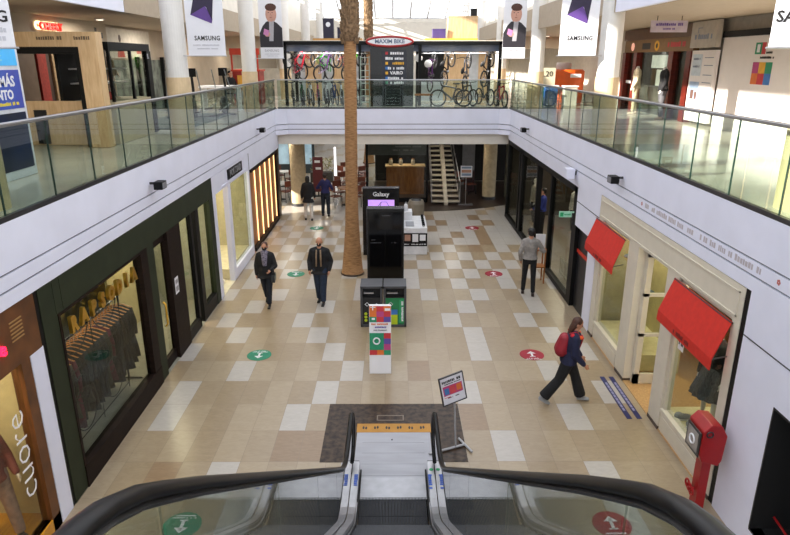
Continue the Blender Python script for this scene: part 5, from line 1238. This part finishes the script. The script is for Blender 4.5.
b = MB(t['_org']); b.M = Fm; b.ell((-2.0, 0, .002), (.16, .14, .004), 12, 4, mi=0); b.box(-1.1, -.4, -.10, .10, 0, .006, mi=1); b.ell((.15, 0, .002), (.2, .16, .004), 12, 4, mi=2); b.ell((.15, 0, .006), (.09, .08, .003), 12, 4, mi=1)
for q in greek(1.0, 2.3, -.06, .16, 6): b.box(q[0], q[1], q[2], q[3], 0, .006, mi=3)
b.build('badges', [mat('lit_badge', '#e8a890', .5, emit=.6), INK, mat('p_yellow', '#dca52e', .6), mat('p_red', '#c2333a', .6)], t)
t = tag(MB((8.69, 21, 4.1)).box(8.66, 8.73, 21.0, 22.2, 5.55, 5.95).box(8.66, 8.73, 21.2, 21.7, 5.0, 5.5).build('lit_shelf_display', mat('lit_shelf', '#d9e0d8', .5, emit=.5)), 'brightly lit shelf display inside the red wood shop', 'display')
mannequin(8.15, 22.0, 4.065, d2(-100), 'headless mannequin in cream shirt before the red wood shop window', FB('cream_shirt', '#cdbfa4'), FB('cream_trouser', '#b7a98e'), skin=MANW)
mannequin(8.2, 19.9, 4.065, d2(-90), 'headless mannequin in dark jacket between the red wood posts', FB('black_cloth3', '#1a1a1e'), FB('grey_cloth3', '#55555a'), skin=MANW)
t = wthing('hanging_sign', 'small pale hanging sign with violet lettering above the right gallery', 'sign', (6.2, 17.2, 6.5))
b = MB(t['_org']); b.box(6.35, 7.25, 16.6, 16.64, 6.45, 6.72); b.build('sign_plate', mat('pale_sign_plate', '#b8aab6', .5), t); b = MB(t['_org'])
for x in (6.5, 7.1): b.tube([(x, 16.62, 6.72), (x, 16.62, 6.83)], .008, 5)
b.build('cords', BLACK, t)
flat(fr((6.8, 16.6, 6.60), (0, -1, 0)), greek(-.33, .33, 0, .07, 2) + greek(-.15, .15, -.09, .04, 3), 'print', VP, t, org=t['_org'])
t = wthing('square_sign', 'square grey sign with thin blue script on the right gallery wall', 'sign', (8.55, 18.2, 6.5))
b = MB(t['_org']); b.box(8.42, 8.55, 17.45, 18.95, 6.12, 6.80); b.build('sign_plate', mat('grey_sign_plate', '#b5aca0', .5), t)
flat(fr((8.42, 18.2, 6.38), (-1, 0, 0)), greek(-.5, .5, -.04, .14, 6) + [(-.35, -.32, .12, .26, 0), (-.32, -.1, .24, .26, 0)], 'script', mat('slate_blue_print', '#7a8498', .5), t, org=t['_org'])
t = wthing('wall_poster', 'tall white notice boards with blue figures beside the hoarding', 'poster', (8.55, 18.2, 4.2))
b = MB(t['_org']); b.box(8.50, 8.60, 17.5, 18.9, 4.15, 6.05); b.build('board', mat('white_hoarding', '#e6dfdc', .6), t)
flat(fr((8.50, 18.2, 5.1), (-1, 0, 0)), [(-.62, -.05, .28, .85, 0, 0), (-.62, -.05, -.35, .12, 0, 1), (-.5, -.3, -.35, -.1, 1, 2), (-.25, -.1, -.35, -.15, 1, 2)] + [(.1, .6, z, z + .02, 0, 3) for z in (.75, .55, .3, .1, -.1, -.3)] + [q[:4] + (1, 3) for z in (.7, .5) for q in greek(-.55, -.15, z, .06, 3)], 'print', [mat('ice_print', '#c9d4de', .6), mat('pale_blue_print2', '#9db3cf', .6), mat('dark_skin_print', '#5a4038', .6), mat('slate_blue_print', '#7a8498', .5)], t, org=t['_org'])
t = wthing('wall_sticker', 'square sticker of coloured tiles with a small green red emblem on the white hoarding', 'sticker', (8.59, 15.4, 5.6))
Fm = fr((8.598, 15.38, 5.47), (-1, 0, 0))
flat(Fm, grid(-.44, .28, [[5, 6, 4], [1, 2, 7]], .27, .25), 'tile_print', CC, t, org=t['_org'])
flat(Fm, [(-.44, -.16, .46, .72, 0, 4), (-.16, 0, .46, .72, 0, 2), (-.36, -.24, .5, .68, 1, 0)] + [q[:4] + (0, 8) for q in greek(.04, .34, .47, .05, 3)] + [q[:4] + (0, 8) for q in greek(-.25, .4, .36, .05, 4)], 'emblem_print', CC, t, org=t['_org'])
# far right kiosk and white partition
t = wthing('orange_kiosk', 'orange rounded kiosk on the far right gallery', 'kiosk', (7.6, 28.5, 4.062))
b = MB(t['_org']); b.lathe([(.75, 4.062), (.78, 4.9), (.78, 5.35), (.7, 5.42)], (7.4, 28.3), 24); b.build('kiosk_body', mat('orange_paint', '#e0601a', .5), t, smooth=False)
b = MB(t['_org']); b.lathe([(.3, 5.42), (.32, 5.6), (.3, 5.7)], (7.3, 28.3), 16); b.build('white_machine', PRINTW, t)
flat(fr((7.6, 27.50, 5.2), (0, -1, 0)), [(-.2, .25, -.1, .05, 0)], 'label_print', PRINTW, t, org=t['_org'])
t = wthing('wall_lettering_panel', 'cream panel with dark SL20 lettering behind the right column', 'sign', (6.1, 26.65, 4.062))
b = MB(t['_org']); b.box(5.6, 6.55, 26.6, 26.7, 4.063, 5.5); b.build('panel_board', mat('cream_panel', '#c9c1a6', .6), t)
txt('SL20', .30, INK, fr((6.16, 26.6, 5.26), (0, -1, 0)), t, 'lettering', .01)
t = wthing('poster_stand', 'blue grey poster stand on the far right gallery', 'poster', (8.4, 27, 4.062))
b = MB(t['_org']); b.box(8.1, 8.7, 26.0, 26.08, 4.3, 6.1); b.build('poster_sheet', mat('blue_grey_poster', '#7d909e', .5, col2='#3d4750', scale=3), t); b = MB(t['_org']); b.box(8.15, 8.65, 25.9, 26.2, 4.063, 4.1); b.box(8.37, 8.43, 26.0, 26.06, 4.1, 4.3); b.build('foot', DSTEEL, t)
for i, (x, y, c, n) in enumerate(((5.6, 25.6, '#3d8a62', 'green'), (6.3, 26.2, '#2f5b9e', 'blue'), (7.0, 25.9, '#c9c2b4', 'cream'))):
    t = wthing('toy_bin', n + ' slatted toy bin behind the right gallery glass near the bridge', 'bin', (x, y, 4.062), 'toy bins near the bridge')
    b = MB(t['_org']); b.box(x - .25, x + .25, y - .2, y + .2, 4.063, 4.8); b.build('bin_body', mat('toy_bin_%d' % i, c, .5), t, bevel=.02)
    b = MB(t['_org']); b.box(x - .28, x + .28, y - .23, y + .23, 4.8, 4.84); b.build('lid', PRINTW, t)
#==PART4==
# ------------------------------------------------------------------ bicycle stall on the bridge
t = wthing('bicycle_stall', 'open bicycle stall with dark beam, wooden panels and grey print band across the bridge', 'stall', (0, 27, 4.062))
O = t['_org']
b = MB(O); b.box(-4.3, 4.3, 26.0, 26.2, 6.36, 6.50); b.box(-4.3, 4.3, 28.8, 29.0, 6.36, 6.5)
for x in (-4.28, -1.35, 1.0, 4.14):
    for y in (26.02, 28.82): b.box(x, x + .12, y, y + .12, 4.065, 6.36)
for x in (-4.28, 4.14): b.box(x, x + .12, 26.0, 29.0, 6.36, 6.5)
b.build('stall_frame', BLACK, t)
b = MB(O); b.box(-4.25, 4.2, 26.22, 26.26, 6.12, 6.36); b.build('print_band', mat('cloudy_print_band', '#8d93a0', .5, col2='#54607a', scale=1.5), t)
for xa, xb in ((-3.8, -3.1), (-2.6, -1.95), (2.2, 3.3), (3.7, 4.1)):
    b = MB(O); b.box(xa, xb, 28.7, 28.75, 4.1, 6.3); b.build('wood_panel', LWOOD, t)
for xa, xb, za, zb in ((-4.1, -3.8, 4.1, 6.3), (-3.1, -2.6, 4.1, 6.3), (-1.95, -1.4, 4.1, 6.3), (1.1, 2.2, 4.1, 4.9), (3.3, 3.7, 4.1, 6.2)):
    b = MB(O); b.box(xa, xb, 28.7, 28.75, za, zb); b.build('pale_panel', mat('pale_blue_grey_panel', '#b9bfc6', .4), t)
b = MB(O); b.box(1.1, 2.2, 28.7, 28.75, 4.9, 6.3); b.build('dark_panel', BLACK, t)
b = MB(O); b.tube([(-4.2, 26.5, 6.05), (-1.0, 26.5, 6.05)], .02, 6); b.tube([(1.0, 26.5, 6.05), (4.2, 26.5, 6.05)], .02, 6)
for x in (-4.1, -1.1, 1.1, 4.1): b.tube([(x, 26.5, 6.05), (x, 26.5, 6.36)], .012, 6)
b.build('hanging_bar', STEEL, t)
t = wthing('brand_pillar', 'wide black pillar with a column of white brand names in the middle of the bridge', 'pillar', (-.05, 25.9, 4.062))
b = MB(t['_org']); b.box(-.88, .80, 25.7, 26.0, 4.065, 6.35); b.build('pillar_body', MATS['satin_black'], t)
b = MB(t['_org']); b.box(-.42, .52, 25.69, 25.7, 4.9, 6.15); b.build('name_panel', mat('dark_navy_panel', '#1b1f2b', .4), t)
zs = [6.05, 5.86, 5.68, 5.50, 5.32, 5.13, 4.96]
for i, z in enumerate(zs):
    if i == 4: txt('VAIRO', .17, PRINTW, fr((.14, 25.69, z), (0, -1, 0)), t, 'lettering', .004, bold=.005); 
    F2 = fr((.05, 25.69, z - .05), (0, -1, 0))
    rr_ = [] if i == 4 else greek(-.25 if i % 2 else -.15, .38, 0, .10, 20 + i)
    rr_ = [q[:4] + (0, 1 if i in (2,) else 0) for q in rr_]
    rr_.append((-.34, -.24, 0, .1, 0, [2, 0, 1, 3, 1, 3, 4][i]))
    flat(F2, rr_, 'brand_print', [PRINTW, mat('p_yellow', '#dca52e', .6), mat('p_red', '#c2333a', .6), mat('p_blue', '#3a72b8', .6), mat('p_green', '#1f8a62', .6)], t, org=t['_org'])
t = wthing('oval_sign', 'white oval sign with red rim on top of the black pillar', 'sign', (-.1, 25.5, 6.4))
b = MB(t['_org']); n = 40; pts = [(-.12 + .86 * math.cos(2 * PI * i / n), 25.62, 6.47 + .16 * math.sin(2 * PI * i / n)) for i in range(n)]
b.ext(pts, (0, -.06, 0)); b.build('oval_plate', PRINTW, t)
b = MB(t['_org']); b.tube([(-.12 + .88 * math.cos(2 * PI * i / n), 25.58, 6.47 + .17 * math.sin(2 * PI * i / n)) for i in range(n)], .045, 8, closed=True); b.build('red_rim', REDP, t, smooth=True)
b = MB(t['_org']); b.box(-.2, -.05, 25.62, 25.72, 6.25, 6.36); b.build('mount', BLACK, t)
txt('MAXIM BIKE', .20, mat('grey_blue_print', '#6a7890', .5), fr((-.12, 25.56, 6.47), (0, -1, 0)), t, 'lettering', .006, bold=.006, sx=1.05)
# things on top of the stall
def crate(x0, x1, y0, y1, z0, z1, m, label, nm='box', cat='box', grp=None):
    t = wthing(nm, label, cat, ((x0 + x1) / 2, (y0 + y1) / 2, z0), grp)
    b = MB(t['_org']); b.box(x0, x1, y0, y1, z0, z1 - .03); b.build('box_body', m, t, bevel=.006)
    b = MB(t['_org']); b.box(x0 - .01, x1 + .01, y0 - .01, y1 + .01, z1 - .03, z1); b.build('box_lid', m, t); return t
DPB = mat('dark_violet_box', '#1c1830', .5)
struct('trim_27', MB().box(-4.3, 4.3, 26.0, 29.0, 6.50, 6.52), WHITE2)
q = crate(-2.70, -2.30, 26.1, 26.5, 6.60, 7.32, DPB, 'tall dark violet box with white round mark on the stall roof')
b = MB(q['_org']); b.M = fr((-2.5, 26.088, 7.1), (0, -1, 0)); b.ell((0, 0, 0), (.09, .09, .003), 14, 4); o = b.build('round_mark', PRINTW, q)
crate(-2.15, -1.75, 26.1, 26.5, 6.60, 7.0, DPB, 'dark violet box right of the tall one on the stall roof'); crate(-1.7, -1.45, 26.1, 26.4, 6.60, 6.85, mat('violet_box', '#4b3a72', .5), 'small violet box beside palm trunk on the stall roof')
crate(2.16, 3.30, 26.3, 27.0, 6.60, 7.42, LWOOD, 'large light wooden box on the stall roof')
crate(1.55, 2.05, 26.2, 26.6, 6.60, 6.95, mat('violet_box', '#4b3a72', .5), 'violet stacked box left of the large wooden box')
crate(3.05, 3.28, 26.4, 26.7, 7.43, 7.7, MBLACK, 'small black speaker on top of the large wooden box', 'loudspeaker', 'speaker')
t = tag(MB((2.2, 26.3, 6.52)).box(1.25, 3.3, 26.05, 27.2, 6.521, 6.60).build('yellow_plank', mat('yellow_pine_board', '#dba83f', .5)), 'yellow pine board under the boxes on the right of the stall roof', 'board')
t = tag(MB((-2.2, 26.3, 6.52)).box(-3.1, -1.2, 26.05, 27.2, 6.521, 6.60).build('pine_plank', mat('pine_board', '#b8894a', .5)), 'pine board under the dark boxes on the left of the stall roof', 'board')
# bicycles
TYRE = mat('tyre_rubber', '#111113', .7)
def bicycle(cname, c, label, grp, r=.33, L=1.0):
    t = thing('bicycle', label, 'bicycle', (0, 0, 0), 0, grp)
    fm = mat('bike_' + cname, c, .25, .2)
    for x in (-L / 2, L / 2):
        b = MB(); b.torus((x, 0, r), r - .03, .031, 'y', 28, 8); w = b.build('wheel', TYRE, t, smooth=True)
        b = MB(); b.torus((x, 0, r), r - .05, .008, 'y', 28, 5)
        for i in range(14):
            a = 2 * PI * i / 14; b.tube([(x, .012 * (1 if i % 2 else -1), r), (x + (r - .05) * math.cos(a), 0, r + (r - .05) * math.sin(a))], .0022, 4)
        b.tube([(x, -.05, r), (x, .05, r)], .02, 8); q = b.build('rim_and_spokes', ALU, t); q.parent = w; q.location = (0, 0, 0)
    bb = (-.06, 0, .28); seat = (-.2, 0, .78); head = (L / 2 - .18, 0, .80); hd2 = (L / 2 - .13, 0, .62)
    b = MB()
    b.tube([bb, seat], .024, 8); b.tube([bb, hd2], .033, 8); b.tube([(-.18, 0, .70), head], .027, 8); b.tube([head, hd2], .03, 8)
    for s in (-.05, .05): b.tube([(-L / 2, s, r), (bb[0], s * .6, bb[2])], .011, 6); b.tube([(-L / 2, s, r), (-.18, s * .3, .70)], .010, 6); 
    b.build('frame', fm, t)
    b = MB()
    for s in (-.055, .055): b.tube([(L / 2, s, r), (L / 2 - .10, s, .58)], .014, 6)
    b.tube([(L / 2 - .10, -.06, .58), (L / 2 - .10, .06, .58)], .016, 6); b.build('fork', fm, t)
    b = MB(); b.tube([head, (L / 2 - .20, 0, .9)], .016, 6); b.tube([(L / 2 - .22, -.30, .93), (L / 2 - .16, -.1, .90), (L / 2 - .16, .1, .90), (L / 2 - .22, .30, .93)], .013, 6); b.build('handlebar', BLACK, t)
    b = MB(); b.tube([seat, (-.215, 0, .84)], .013, 6); b.ell((-.22, 0, .87), (.13, .07, .035)); b.ell((-.13, 0, .87), (.08, .03, .028)); b.build('saddle', BLACK, t, smooth=True)
    b = MB(); b.torus((bb[0], .04, bb[2]), .085, .008, 'y', 18, 5); b.tube([(bb[0], .05, bb[2]), (bb[0] + .12, .06, bb[2] - .11)], .011, 6); b.tube([(bb[0], -.05, bb[2]), (bb[0] - .12, -.06, bb[2] + .11)], .011, 6)
    b.box(bb[0] + .08, bb[0] + .17, .06, .14, bb[2] - .125, bb[2] - .10); b.box(bb[0] - .17, bb[0] - .08, -.14, -.06, bb[2] + .10, bb[2] + .125); b.build('crankset', DSTEEL, t)
    return t
protos = {}
def put_bike(cn, c, loc, rot, label, grp):
    if cn not in protos:
        t = bicycle(cn, c, label, grp); protos[cn] = t; t.location = loc; t.rotation_euler = rot; return t
    return dup(protos[cn], loc, rot, label, grp)
hg = 'bicycles hanging from the stall bar'
H = [('black', '#17171a', -3.95, 'leftmost'), ('red', '#b02030', -3.45, 'second from the left'), ('green', '#2fa02c', -2.85, 'third from the left'), ('violet', '#5a2f6a', -2.45, 'fourth from the left'), ('maroon', '#7a1f30', -1.95, 'fifth from the left'), ('lime', '#4fae28', -1.35, 'behind the palm trunk')]
for i, (cn, c, x, w) in enumerate(H):
    put_bike(cn, c, (x - .1, 26.95 - .1 * (i % 2), 5.28), (0, d2(-32 if i % 2 else 28), d2(58 if i % 2 == 0 else 50)), cn + ' bicycle hanging in the left half of the stall, ' + w, hg)
for i, (cn, c, x, w) in enumerate([('violet', '#5a2f6a', 1.7, 'leftmost'), ('black', '#17171a', 2.35, 'with its rear wheel up'), ('grey', '#56565c', 3.1, 'third one'), ('black', '#17171a', 3.95, 'beside the right portrait banner')]):
    put_bike(cn, c, (x, 26.9, 5.2 + .05 * (i % 2)), (0, d2(-50 if i % 2 else -64), d2(58 if i % 2 else 66)), cn + ' bicycle hanging in the right half of the stall, ' + w, hg)
sg = 'bicycles standing on the bridge'
S_ = [('black', '#17171a', -4.0), ('dark_green', '#1f5c3a', -3.65), ('white', '#cfd2d6', -3.3), ('pink', '#b8447a', -3.0), ('white', '#cfd2d6', -2.65), ('blue', '#2a4f8a', -2.35), ('white', '#cfd2d6', -2.05), ('maroon', '#7a1f30', -1.75), ('violet', '#5a2f6a', -1.5)]
for i, (cn, c, x) in enumerate(S_):
    put_bike(cn, c, (x, 26.35 + .15 * (i % 2), 4.063), (d2(3), 0, d2(-82 + 4 * (i % 3))), cn.replace('_', ' ') + ' bicycle standing front-on behind the bridge glass, %s from the left' % ordn[i], sg)
put_bike('grey', '#56565c', (2.25, 25.35, 4.063), (0, 0, d2(176)), 'grey bicycle standing side-on behind the bridge glass, its front wheel showing whole', sg)
put_bike('black', '#17171a', (2.9, 26.1, 4.063), (0, 0, d2(-60)), 'black bicycle standing at an angle behind the grey side-on one', sg)
put_bike('grey', '#56565c', (3.7, 26.4, 4.063), (0, 0, d2(-70)), 'grey bicycle standing near the right end of the bridge', sg)
put_bike('red', '#b02030', (4.15, 25.2, 4.063), (0, 0, d2(-80)), 'red bicycle standing at the right end of the bridge glass', sg)
# globe lamps
for i, (x, z, w) in enumerate(((1.02, 5.87, 'left'), (1.40, 5.66, 'right'))):
    t = wthing('globe_lamp', 'white globe lamp hanging in the stall, %s of the pair' % w, 'lamp', (x, 26.35, z), 'globe lamps in the stall')
    b = MB(t['_org']); b.ell((x, 26.35, z), .15, 18, 12); b.build('globe', mat('opal_globe', '#e4e2de', .3, emit=.15), t, smooth=True)
    b = MB(t['_org']); b.tube([(x, 26.35, z + .14), (x, 26.35, 6.36)], .006, 5); b.build('cord', BLACK, t)
# ladder shelf and bench
t = wthing('ladder_shelf', 'pale metal ladder shelf beside the black pillar', 'shelf', (-1.1, 25.9, 4.062))
b = MB(t['_org'])
for x in (-1.28, -.94): b.box(x, x + .03, 25.8, 25.84, 4.065, 5.95); b.box(x, x + .03, 26.1, 26.14, 4.065, 5.95)
b.build('upright', mat('pale_green_metal', '#a9b8ae', .5), t)
for i in range(8):
    b = MB(t['_org']); b.box(-1.28, -.91, 25.8, 26.14, 4.2 + i * .24, 4.22 + i * .24); b.build('shelf_board', MATS['pale_green_metal'], t)
t = wthing('wooden_bench', 'small brown wooden bench beside the black pillar behind the bridge glass', 'bench', (1.15, 25.6, 4.062))
b = MB(t['_org']); b.box(.85, 1.55, 25.4, 25.8, 4.48, 4.54); b.build('seat', OWOOD, t)
for x in (.88, 1.47):
    b = MB(t['_org']); b.box(x, x + .05, 25.42, 25.78, 4.063, 4.48); b.build('leg', DWOOD, t)
# added area lights that brighten the stall, without fittings
area('stall_fill_light', (-2.5, 26.6, 6.3), 2.5, 75, (1, .95, .9), sy=.5); area('stall_fill_light', (2.5, 26.6, 6.3), 2.5, 75, (1, .95, .9), sy=.5)

# ------------------------------------------------------------------ ground floor beyond the bridge
def stone_col(x, y, r, z1, m, label):
    t = wthing('stone_column', label, 'column', (x, y, 0)); b = MB(t['_org']); b.lathe([(r, .12), (r, z1)], (x, y), 24); b.build('shaft', m, t)
    b = MB(t['_org']); b.lathe([(r + .02, .001), (r + .02, .12)], (x, y), 24); b.build('base_ring', DSTEEL, t)
stone_col(-3.93, 26.1, .32, 2.98, COLN, 'beige stone column left of the two standing people')
stone_col(4.2, 27.4, .29, 2.98, COLN, 'beige stone column right of the staircase')
struct('wall_right', MB().box(4.95, 9.5, 27.6, 27.9, 0, 2.98), mat('mottled_marble_wall', '#6c6a56', .4, col2='#4c4a3c', scale=4))
struct('wall_right', MB().box(3.35, 3.95, 30.6, 30.7, 0, 2.98), mat('grey_panel_wall', '#86868a', .6))
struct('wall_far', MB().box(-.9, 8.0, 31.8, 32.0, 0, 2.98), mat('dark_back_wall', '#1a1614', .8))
struct('wall_left', MB().box(-9.5, -9.3, 24.3, 50, 0, 2.98), mat('far_side_wall', '#6a6258', .8))
# far windows on the left
t = wthing('far_shop_window', 'bright bluish shop window far behind the seating tables', 'shop window', (-6.5, 33, 0))
b = MB(t['_org']); b.box(-9.2, -4.2, 34.0, 34.1, 0, 2.98); b.build('wall_frame', mat('dark_teal_frame', '#27333a', .6), t)
WB = mat('lit_blue_window', '#a9c6d6', .4, col2='#3c5566', scale=1.3, emit=.35)
for i in range(4):
    b = MB(t['_org']); b.box(-9.1 + i * 1.22, -8.0 + i * 1.22, 33.96, 34.0, .5, 2.7); b.build('lit_pane', WB, t)
# cafe furniture
CRED = mat('brown_red_wood', '#6e3826', .5, var=.1); CORG = mat('orange_brown_wood', '#9a5f33', .5, var=.1)
def cafe_chair():
    t = thing('cafe_chair', 'brown wooden cafe chair', 'chair', (0, 0, 0), 0, 'cafe chairs beyond the bridge')
    b = MB(); b.box(-.21, .21, -.2, .2, .44, .48); b.build('seat', CRED, t)
    b = MB(); b.box(-.21, .21, .18, .21, .68, .92); b.build('backrest', CRED, t)
    for sx_ in (-1, 1):
        b = MB(); b.tube([(sx_ * .19, -.18, 0), (sx_ * .19, -.18, .44)], .014, 6); b.build('leg', MBLACK, t)
        b = MB(); b.tube([(sx_ * .19, .19, 0), (sx_ * .19, .19, .92)], .014, 6); b.build('leg', MBLACK, t)
    return t
ch = cafe_chair(); first = True
def put_chair(x, y, rz, label):
    global first
    if first: ch.location = (x, y, 0.007); ch.rotation_euler = (0, 0, rz); ch['label'] = label; first = False
    else: dup(ch, (x, y, 0.007), rz, label)
TW2 = mat('pale_tabletop', '#c8c9cc', .3); TO = mat('orange_wood_tabletop', '#a87040', .4)
tabs = [(-4.9, 27.2, TW2, 'pale round cafe table left of the beige stone column'), (-1.95, 26.1, TO, 'orange wooden cafe table nearest the palm trunk'), (-1.9, 28.3, TO, 'orange wooden cafe table second from the palm trunk'), (-2.0, 31.2, TO, 'orange wooden cafe table deep in the seating area'), (-5.2, 30.2, TW2, 'pale cafe table far behind the beige stone column')]
for i, (x, y, m, l) in enumerate(tabs):
    small_table(x, y, .007, .36, .74, m, MBLACK, l, 'cafe tables beyond the bridge')
    for j, a in enumerate((.5, 2.2, 3.9, 5.4)):
        put_chair(x + .58 * math.cos(a), y + .58 * math.sin(a), a - PI / 2 , 'brown chair at the ' + l.replace('round ', '').replace('cafe ', '') + ', ' + ('right side', 'far side', 'left side', 'near side')[j])
t = wthing('potted_bush', 'yellow green bush in a planter far down the seating corridor', 'plant', (-3.2, 31.5, 0))
b = MB(t['_org']); b.box(-4.1, -3.0, 31.2, 31.7, .0, .5); b.build('planter', mat('dark_planter', '#33302a', .6), t)
b = MB(t['_org']); rr = random.Random(4)
for i in range(420):
    p = Vector((rr.uniform(-4.1, -3.0), rr.uniform(31.2, 31.7), rr.uniform(.5, 1.15))); a = rr.uniform(0, 6.28); v = Vector((math.cos(a), math.sin(a), rr.uniform(-.2, .9))) * .10; w = Vector((-v.y, v.x, 0)) * .3
    b.add([p, p + v * .5 + w, p + v, p + v * .5 - w], [(0, 1, 2, 3)])
b.build('foliage', mat('yellow_green_leaf', '#7d7a35', .7, var=.25, scale=10), t)
t = wthing('menu_board', 'dark red menu board beside the beige stone column', 'board', (-3.35, 28.0, 0))
b = MB(t['_org']); b.box(-3.55, -3.1, 27.9, 27.96, .2, 1.75); b.build('board_panel', mat('dark_red_board', '#5a1c1e', .5), t); b = MB(t['_org']); b.box(-3.5, -3.15, 27.8, 28.1, .001, .03); b.box(-3.35, -3.3, 27.9, 27.95, .03, .2); b.build('foot', MBLACK, t)
flat(fr((-3.32, 27.9, 1.3), (0, -1, 0)), [(-.14, .1, .2, .3, 0), (-.1, .14, -.1, .0, 0)], 'print', PRINTW, t, org=t['_org'])
t = wthing('light_tube_post', 'thin bright vertical light strip in the seating corridor', 'lamp', (-2.75, 30.0, 0))
b = MB(t['_org']); b.box(-2.78, -2.70, 30.0, 30.06, .02, 1.9); b.build('light_strip', mat('white_light_strip', '#f4f6fa', .4, emit=2.2), t); b = MB(t['_org']); b.box(-2.86, -2.62, 29.93, 30.13, .001, .02); b.build('foot', DSTEEL, t)
# glass cafe booth in the middle
t = wthing('glass_booth', 'black framed glass cafe booth with grey sign band beyond the totems', 'booth', (0, 28, 0.0))
b = MB(t['_org']); b.box(-1.15, -1.05, 26.6, 26.7, .01, 2.7); b.box(1.4, 1.48, 26.6, 26.7, .01, 2.7); b.box(-1.15, 1.48, 26.6, 26.7, .01, .2); b.box(-1.15, 1.48, 26.6, 26.7, 2.6, 2.7); b.build('frame', BLACK, t)
b = MB(t['_org']); b.box(-1.05, 1.4, 26.64, 26.65, .2, 2.6); b.build('window_pane', GLASS, t)
b = MB(t['_org']); b.box(-1.05, 1.4, 26.72, 26.76, 2.0, 2.55); b.build('sign_band', mat('grey_sign_band', '#5f6064', .5), t)
flat(fr((.4, 26.72, 2.28), (0, -1, 0)), greek(-.4, .8, .05, .07, 4) + greek(-.4, .5, -.1, .06, 5), 'print', GREYINK, t, org=t['_org'])
t = wthing('cafe_counter', 'light brown wooden counter inside the glass cafe booth', 'counter', (.3, 28.6, .007))
b = MB(t['_org']); b.box(-.3, 1.4, 28.3, 28.9, .01, 1.25); b.build('counter_front', OWOOD, t); b = MB(t['_org']); b.box(-.35, 1.45, 28.25, 28.95, 1.25, 1.3); b.build('counter_top', LWOOD, t)
for i, (x, n) in enumerate(((-.1, 'left'), (.35, 'middle'), (.9, 'right'))):
    t = wthing('glass_jar', 'pale jar on the cafe counter, %s one' % n, 'jar', (x, 28.5, 1.3), 'jars on the cafe counter'); b = MB(t['_org']); b.lathe([(.08, 1.3), (.09, 1.5), (.06, 1.56)], (x, 28.5), 12); b.build('jar_body', mat('pale_jar', '#b9b0a0', .4), t, smooth=True); b = MB(t['_org']); b.lathe([(.065, 1.56), (.065, 1.6)], (x, 28.5), 12); b.build('lid', OWOOD, t)
t = wthing('round_kiosk', 'pale rounded bin beside the white product counter', 'bin', (1.15, 22.8, 0))
b = MB(t['_org']); b.lathe([(.28, .002), (.30, .8), (.26, .92)], (.85, 22.8), 20); b.build('bin_body', mat('grey_beige_bin', '#7d7466', .5), t, smooth=False); b = MB(t['_org']); b.lathe([(.2, .92), (.16, .98)], (.85, 22.8), 16); b.build('lid', DSTEEL, t)
# staircase
t = wthing('staircase', 'pale open tread staircase with central stringer rising from the dark floor', 'staircase', (2.2, 27, 0))
ST = mat('pale_stair_stone', '#b5ac9a', .6)
for i in range(16):
    y = 26.1 + i * .27; z = .16 + i * .175
    b = MB(t['_org']); b.box(1.66 - (.0), 2.78 - .015 * i, y, y + .30, z - .05, z); b.build('tread', ST, t)
b = MB(t['_org']); b.ext([(2.14, 26.0, 0.007), (2.14, 26.35, 0.007), (2.14, 30.4, 2.7), (2.14, 30.4, 2.9), (2.14, 30.1, 2.9), (2.14, 26.0, .12)], (.16, 0, 0)); b.build('stringer', ST, t)
for s_, x in ((-1, 1.62), (1, 2.80)):
    b = MB(t['_org']); dx = -.24 if s_ > 0 else 0
    b.tube([(x, 26.1, .16), (x + dx, 30.2, 2.9)], .022, 6); b.tube([(x, 26.1, .95), (x + dx, 29.2, 2.95)], .018, 6); b.tube([(x, 26.1, .1), (x, 26.1, .95)], .018, 6)
    for i in range(5): q = (i + 1) / 6; b.tube([(x + dx * q * .7, 26.1 + 3.1 * q, .16 + 2.0 * q), (x + dx * q * .7, 26.1 + 3.1 * q, .95 + 2.0 * q)], .01, 5)
    b.build('railing', STEEL, t)
# sign stand near the stairs
t = wthing('sign_stand', 'framed notice on a pole in front of the dark recess right of the staircase', 'sign stand', (3.05, 26.2, .007))
b = MB(t['_org']); b.tube([(3.05, 26.2, .02), (3.05, 26.2, 1.15)], .014, 6); b.box(2.75, 3.35, 26.1, 26.3, .008, .03); b.build('pole', STEEL, t)
flat(fr((3.05, 26.18, 1.4), (0, -1, 0)), [(-.26, .26, -.26, .26, 0, 1), (-.24, .24, -.24, .24, 1, 0), (-.2, .2, .12, .2, 2, 3), (-.2, .2, -.05, .07, 2, 2), (-.2, .2, -.18, -.08, 2, 3)], 'notice', [PRINTW, DSTEEL, mat('dull_orange_print', '#b98a72', .6), mat('dull_blue_print', '#8296ad', .6)], t, org=t['_org'])
put_chair(3.5, 28.4, .5, 'brown cafe chair in the dark recess behind the far notice stand'); put_chair(3.1, 29.2, 2.2, 'brown cafe chair deep in the dark recess right of the staircase')
put_chair(1.2, 29.9, 1.0, 'brown cafe chair in the dark left of the staircase')
t = tag(MB((3.55, 28, .007)).box(3.35, 3.75, 28.9, 29.3, .008, .95).build('dark_cabinet', mat('dark_red_cabinet', '#3c2022', .5), bevel=.01), 'low dark red cabinet beside the right stone column', 'cabinet')
# lamps under the bridge
for i, (x, y, p) in enumerate(((-4.6, 26.0, 35), (-3.5, 31.0, 60), (0.3, 28.2, 26), (2.6, 26.6, 16), (-6.5, 31, 60))):
    lamp(x, y, 2.97, .6, .6, p, (1, .9, .76), ('ceiling panel lamp over the two standing people', 'ceiling panel lamp over the seating corridor', 'ceiling panel lamp in the cafe booth', 'ceiling panel lamp before the staircase', 'ceiling panel lamp far left over the seating')[i])
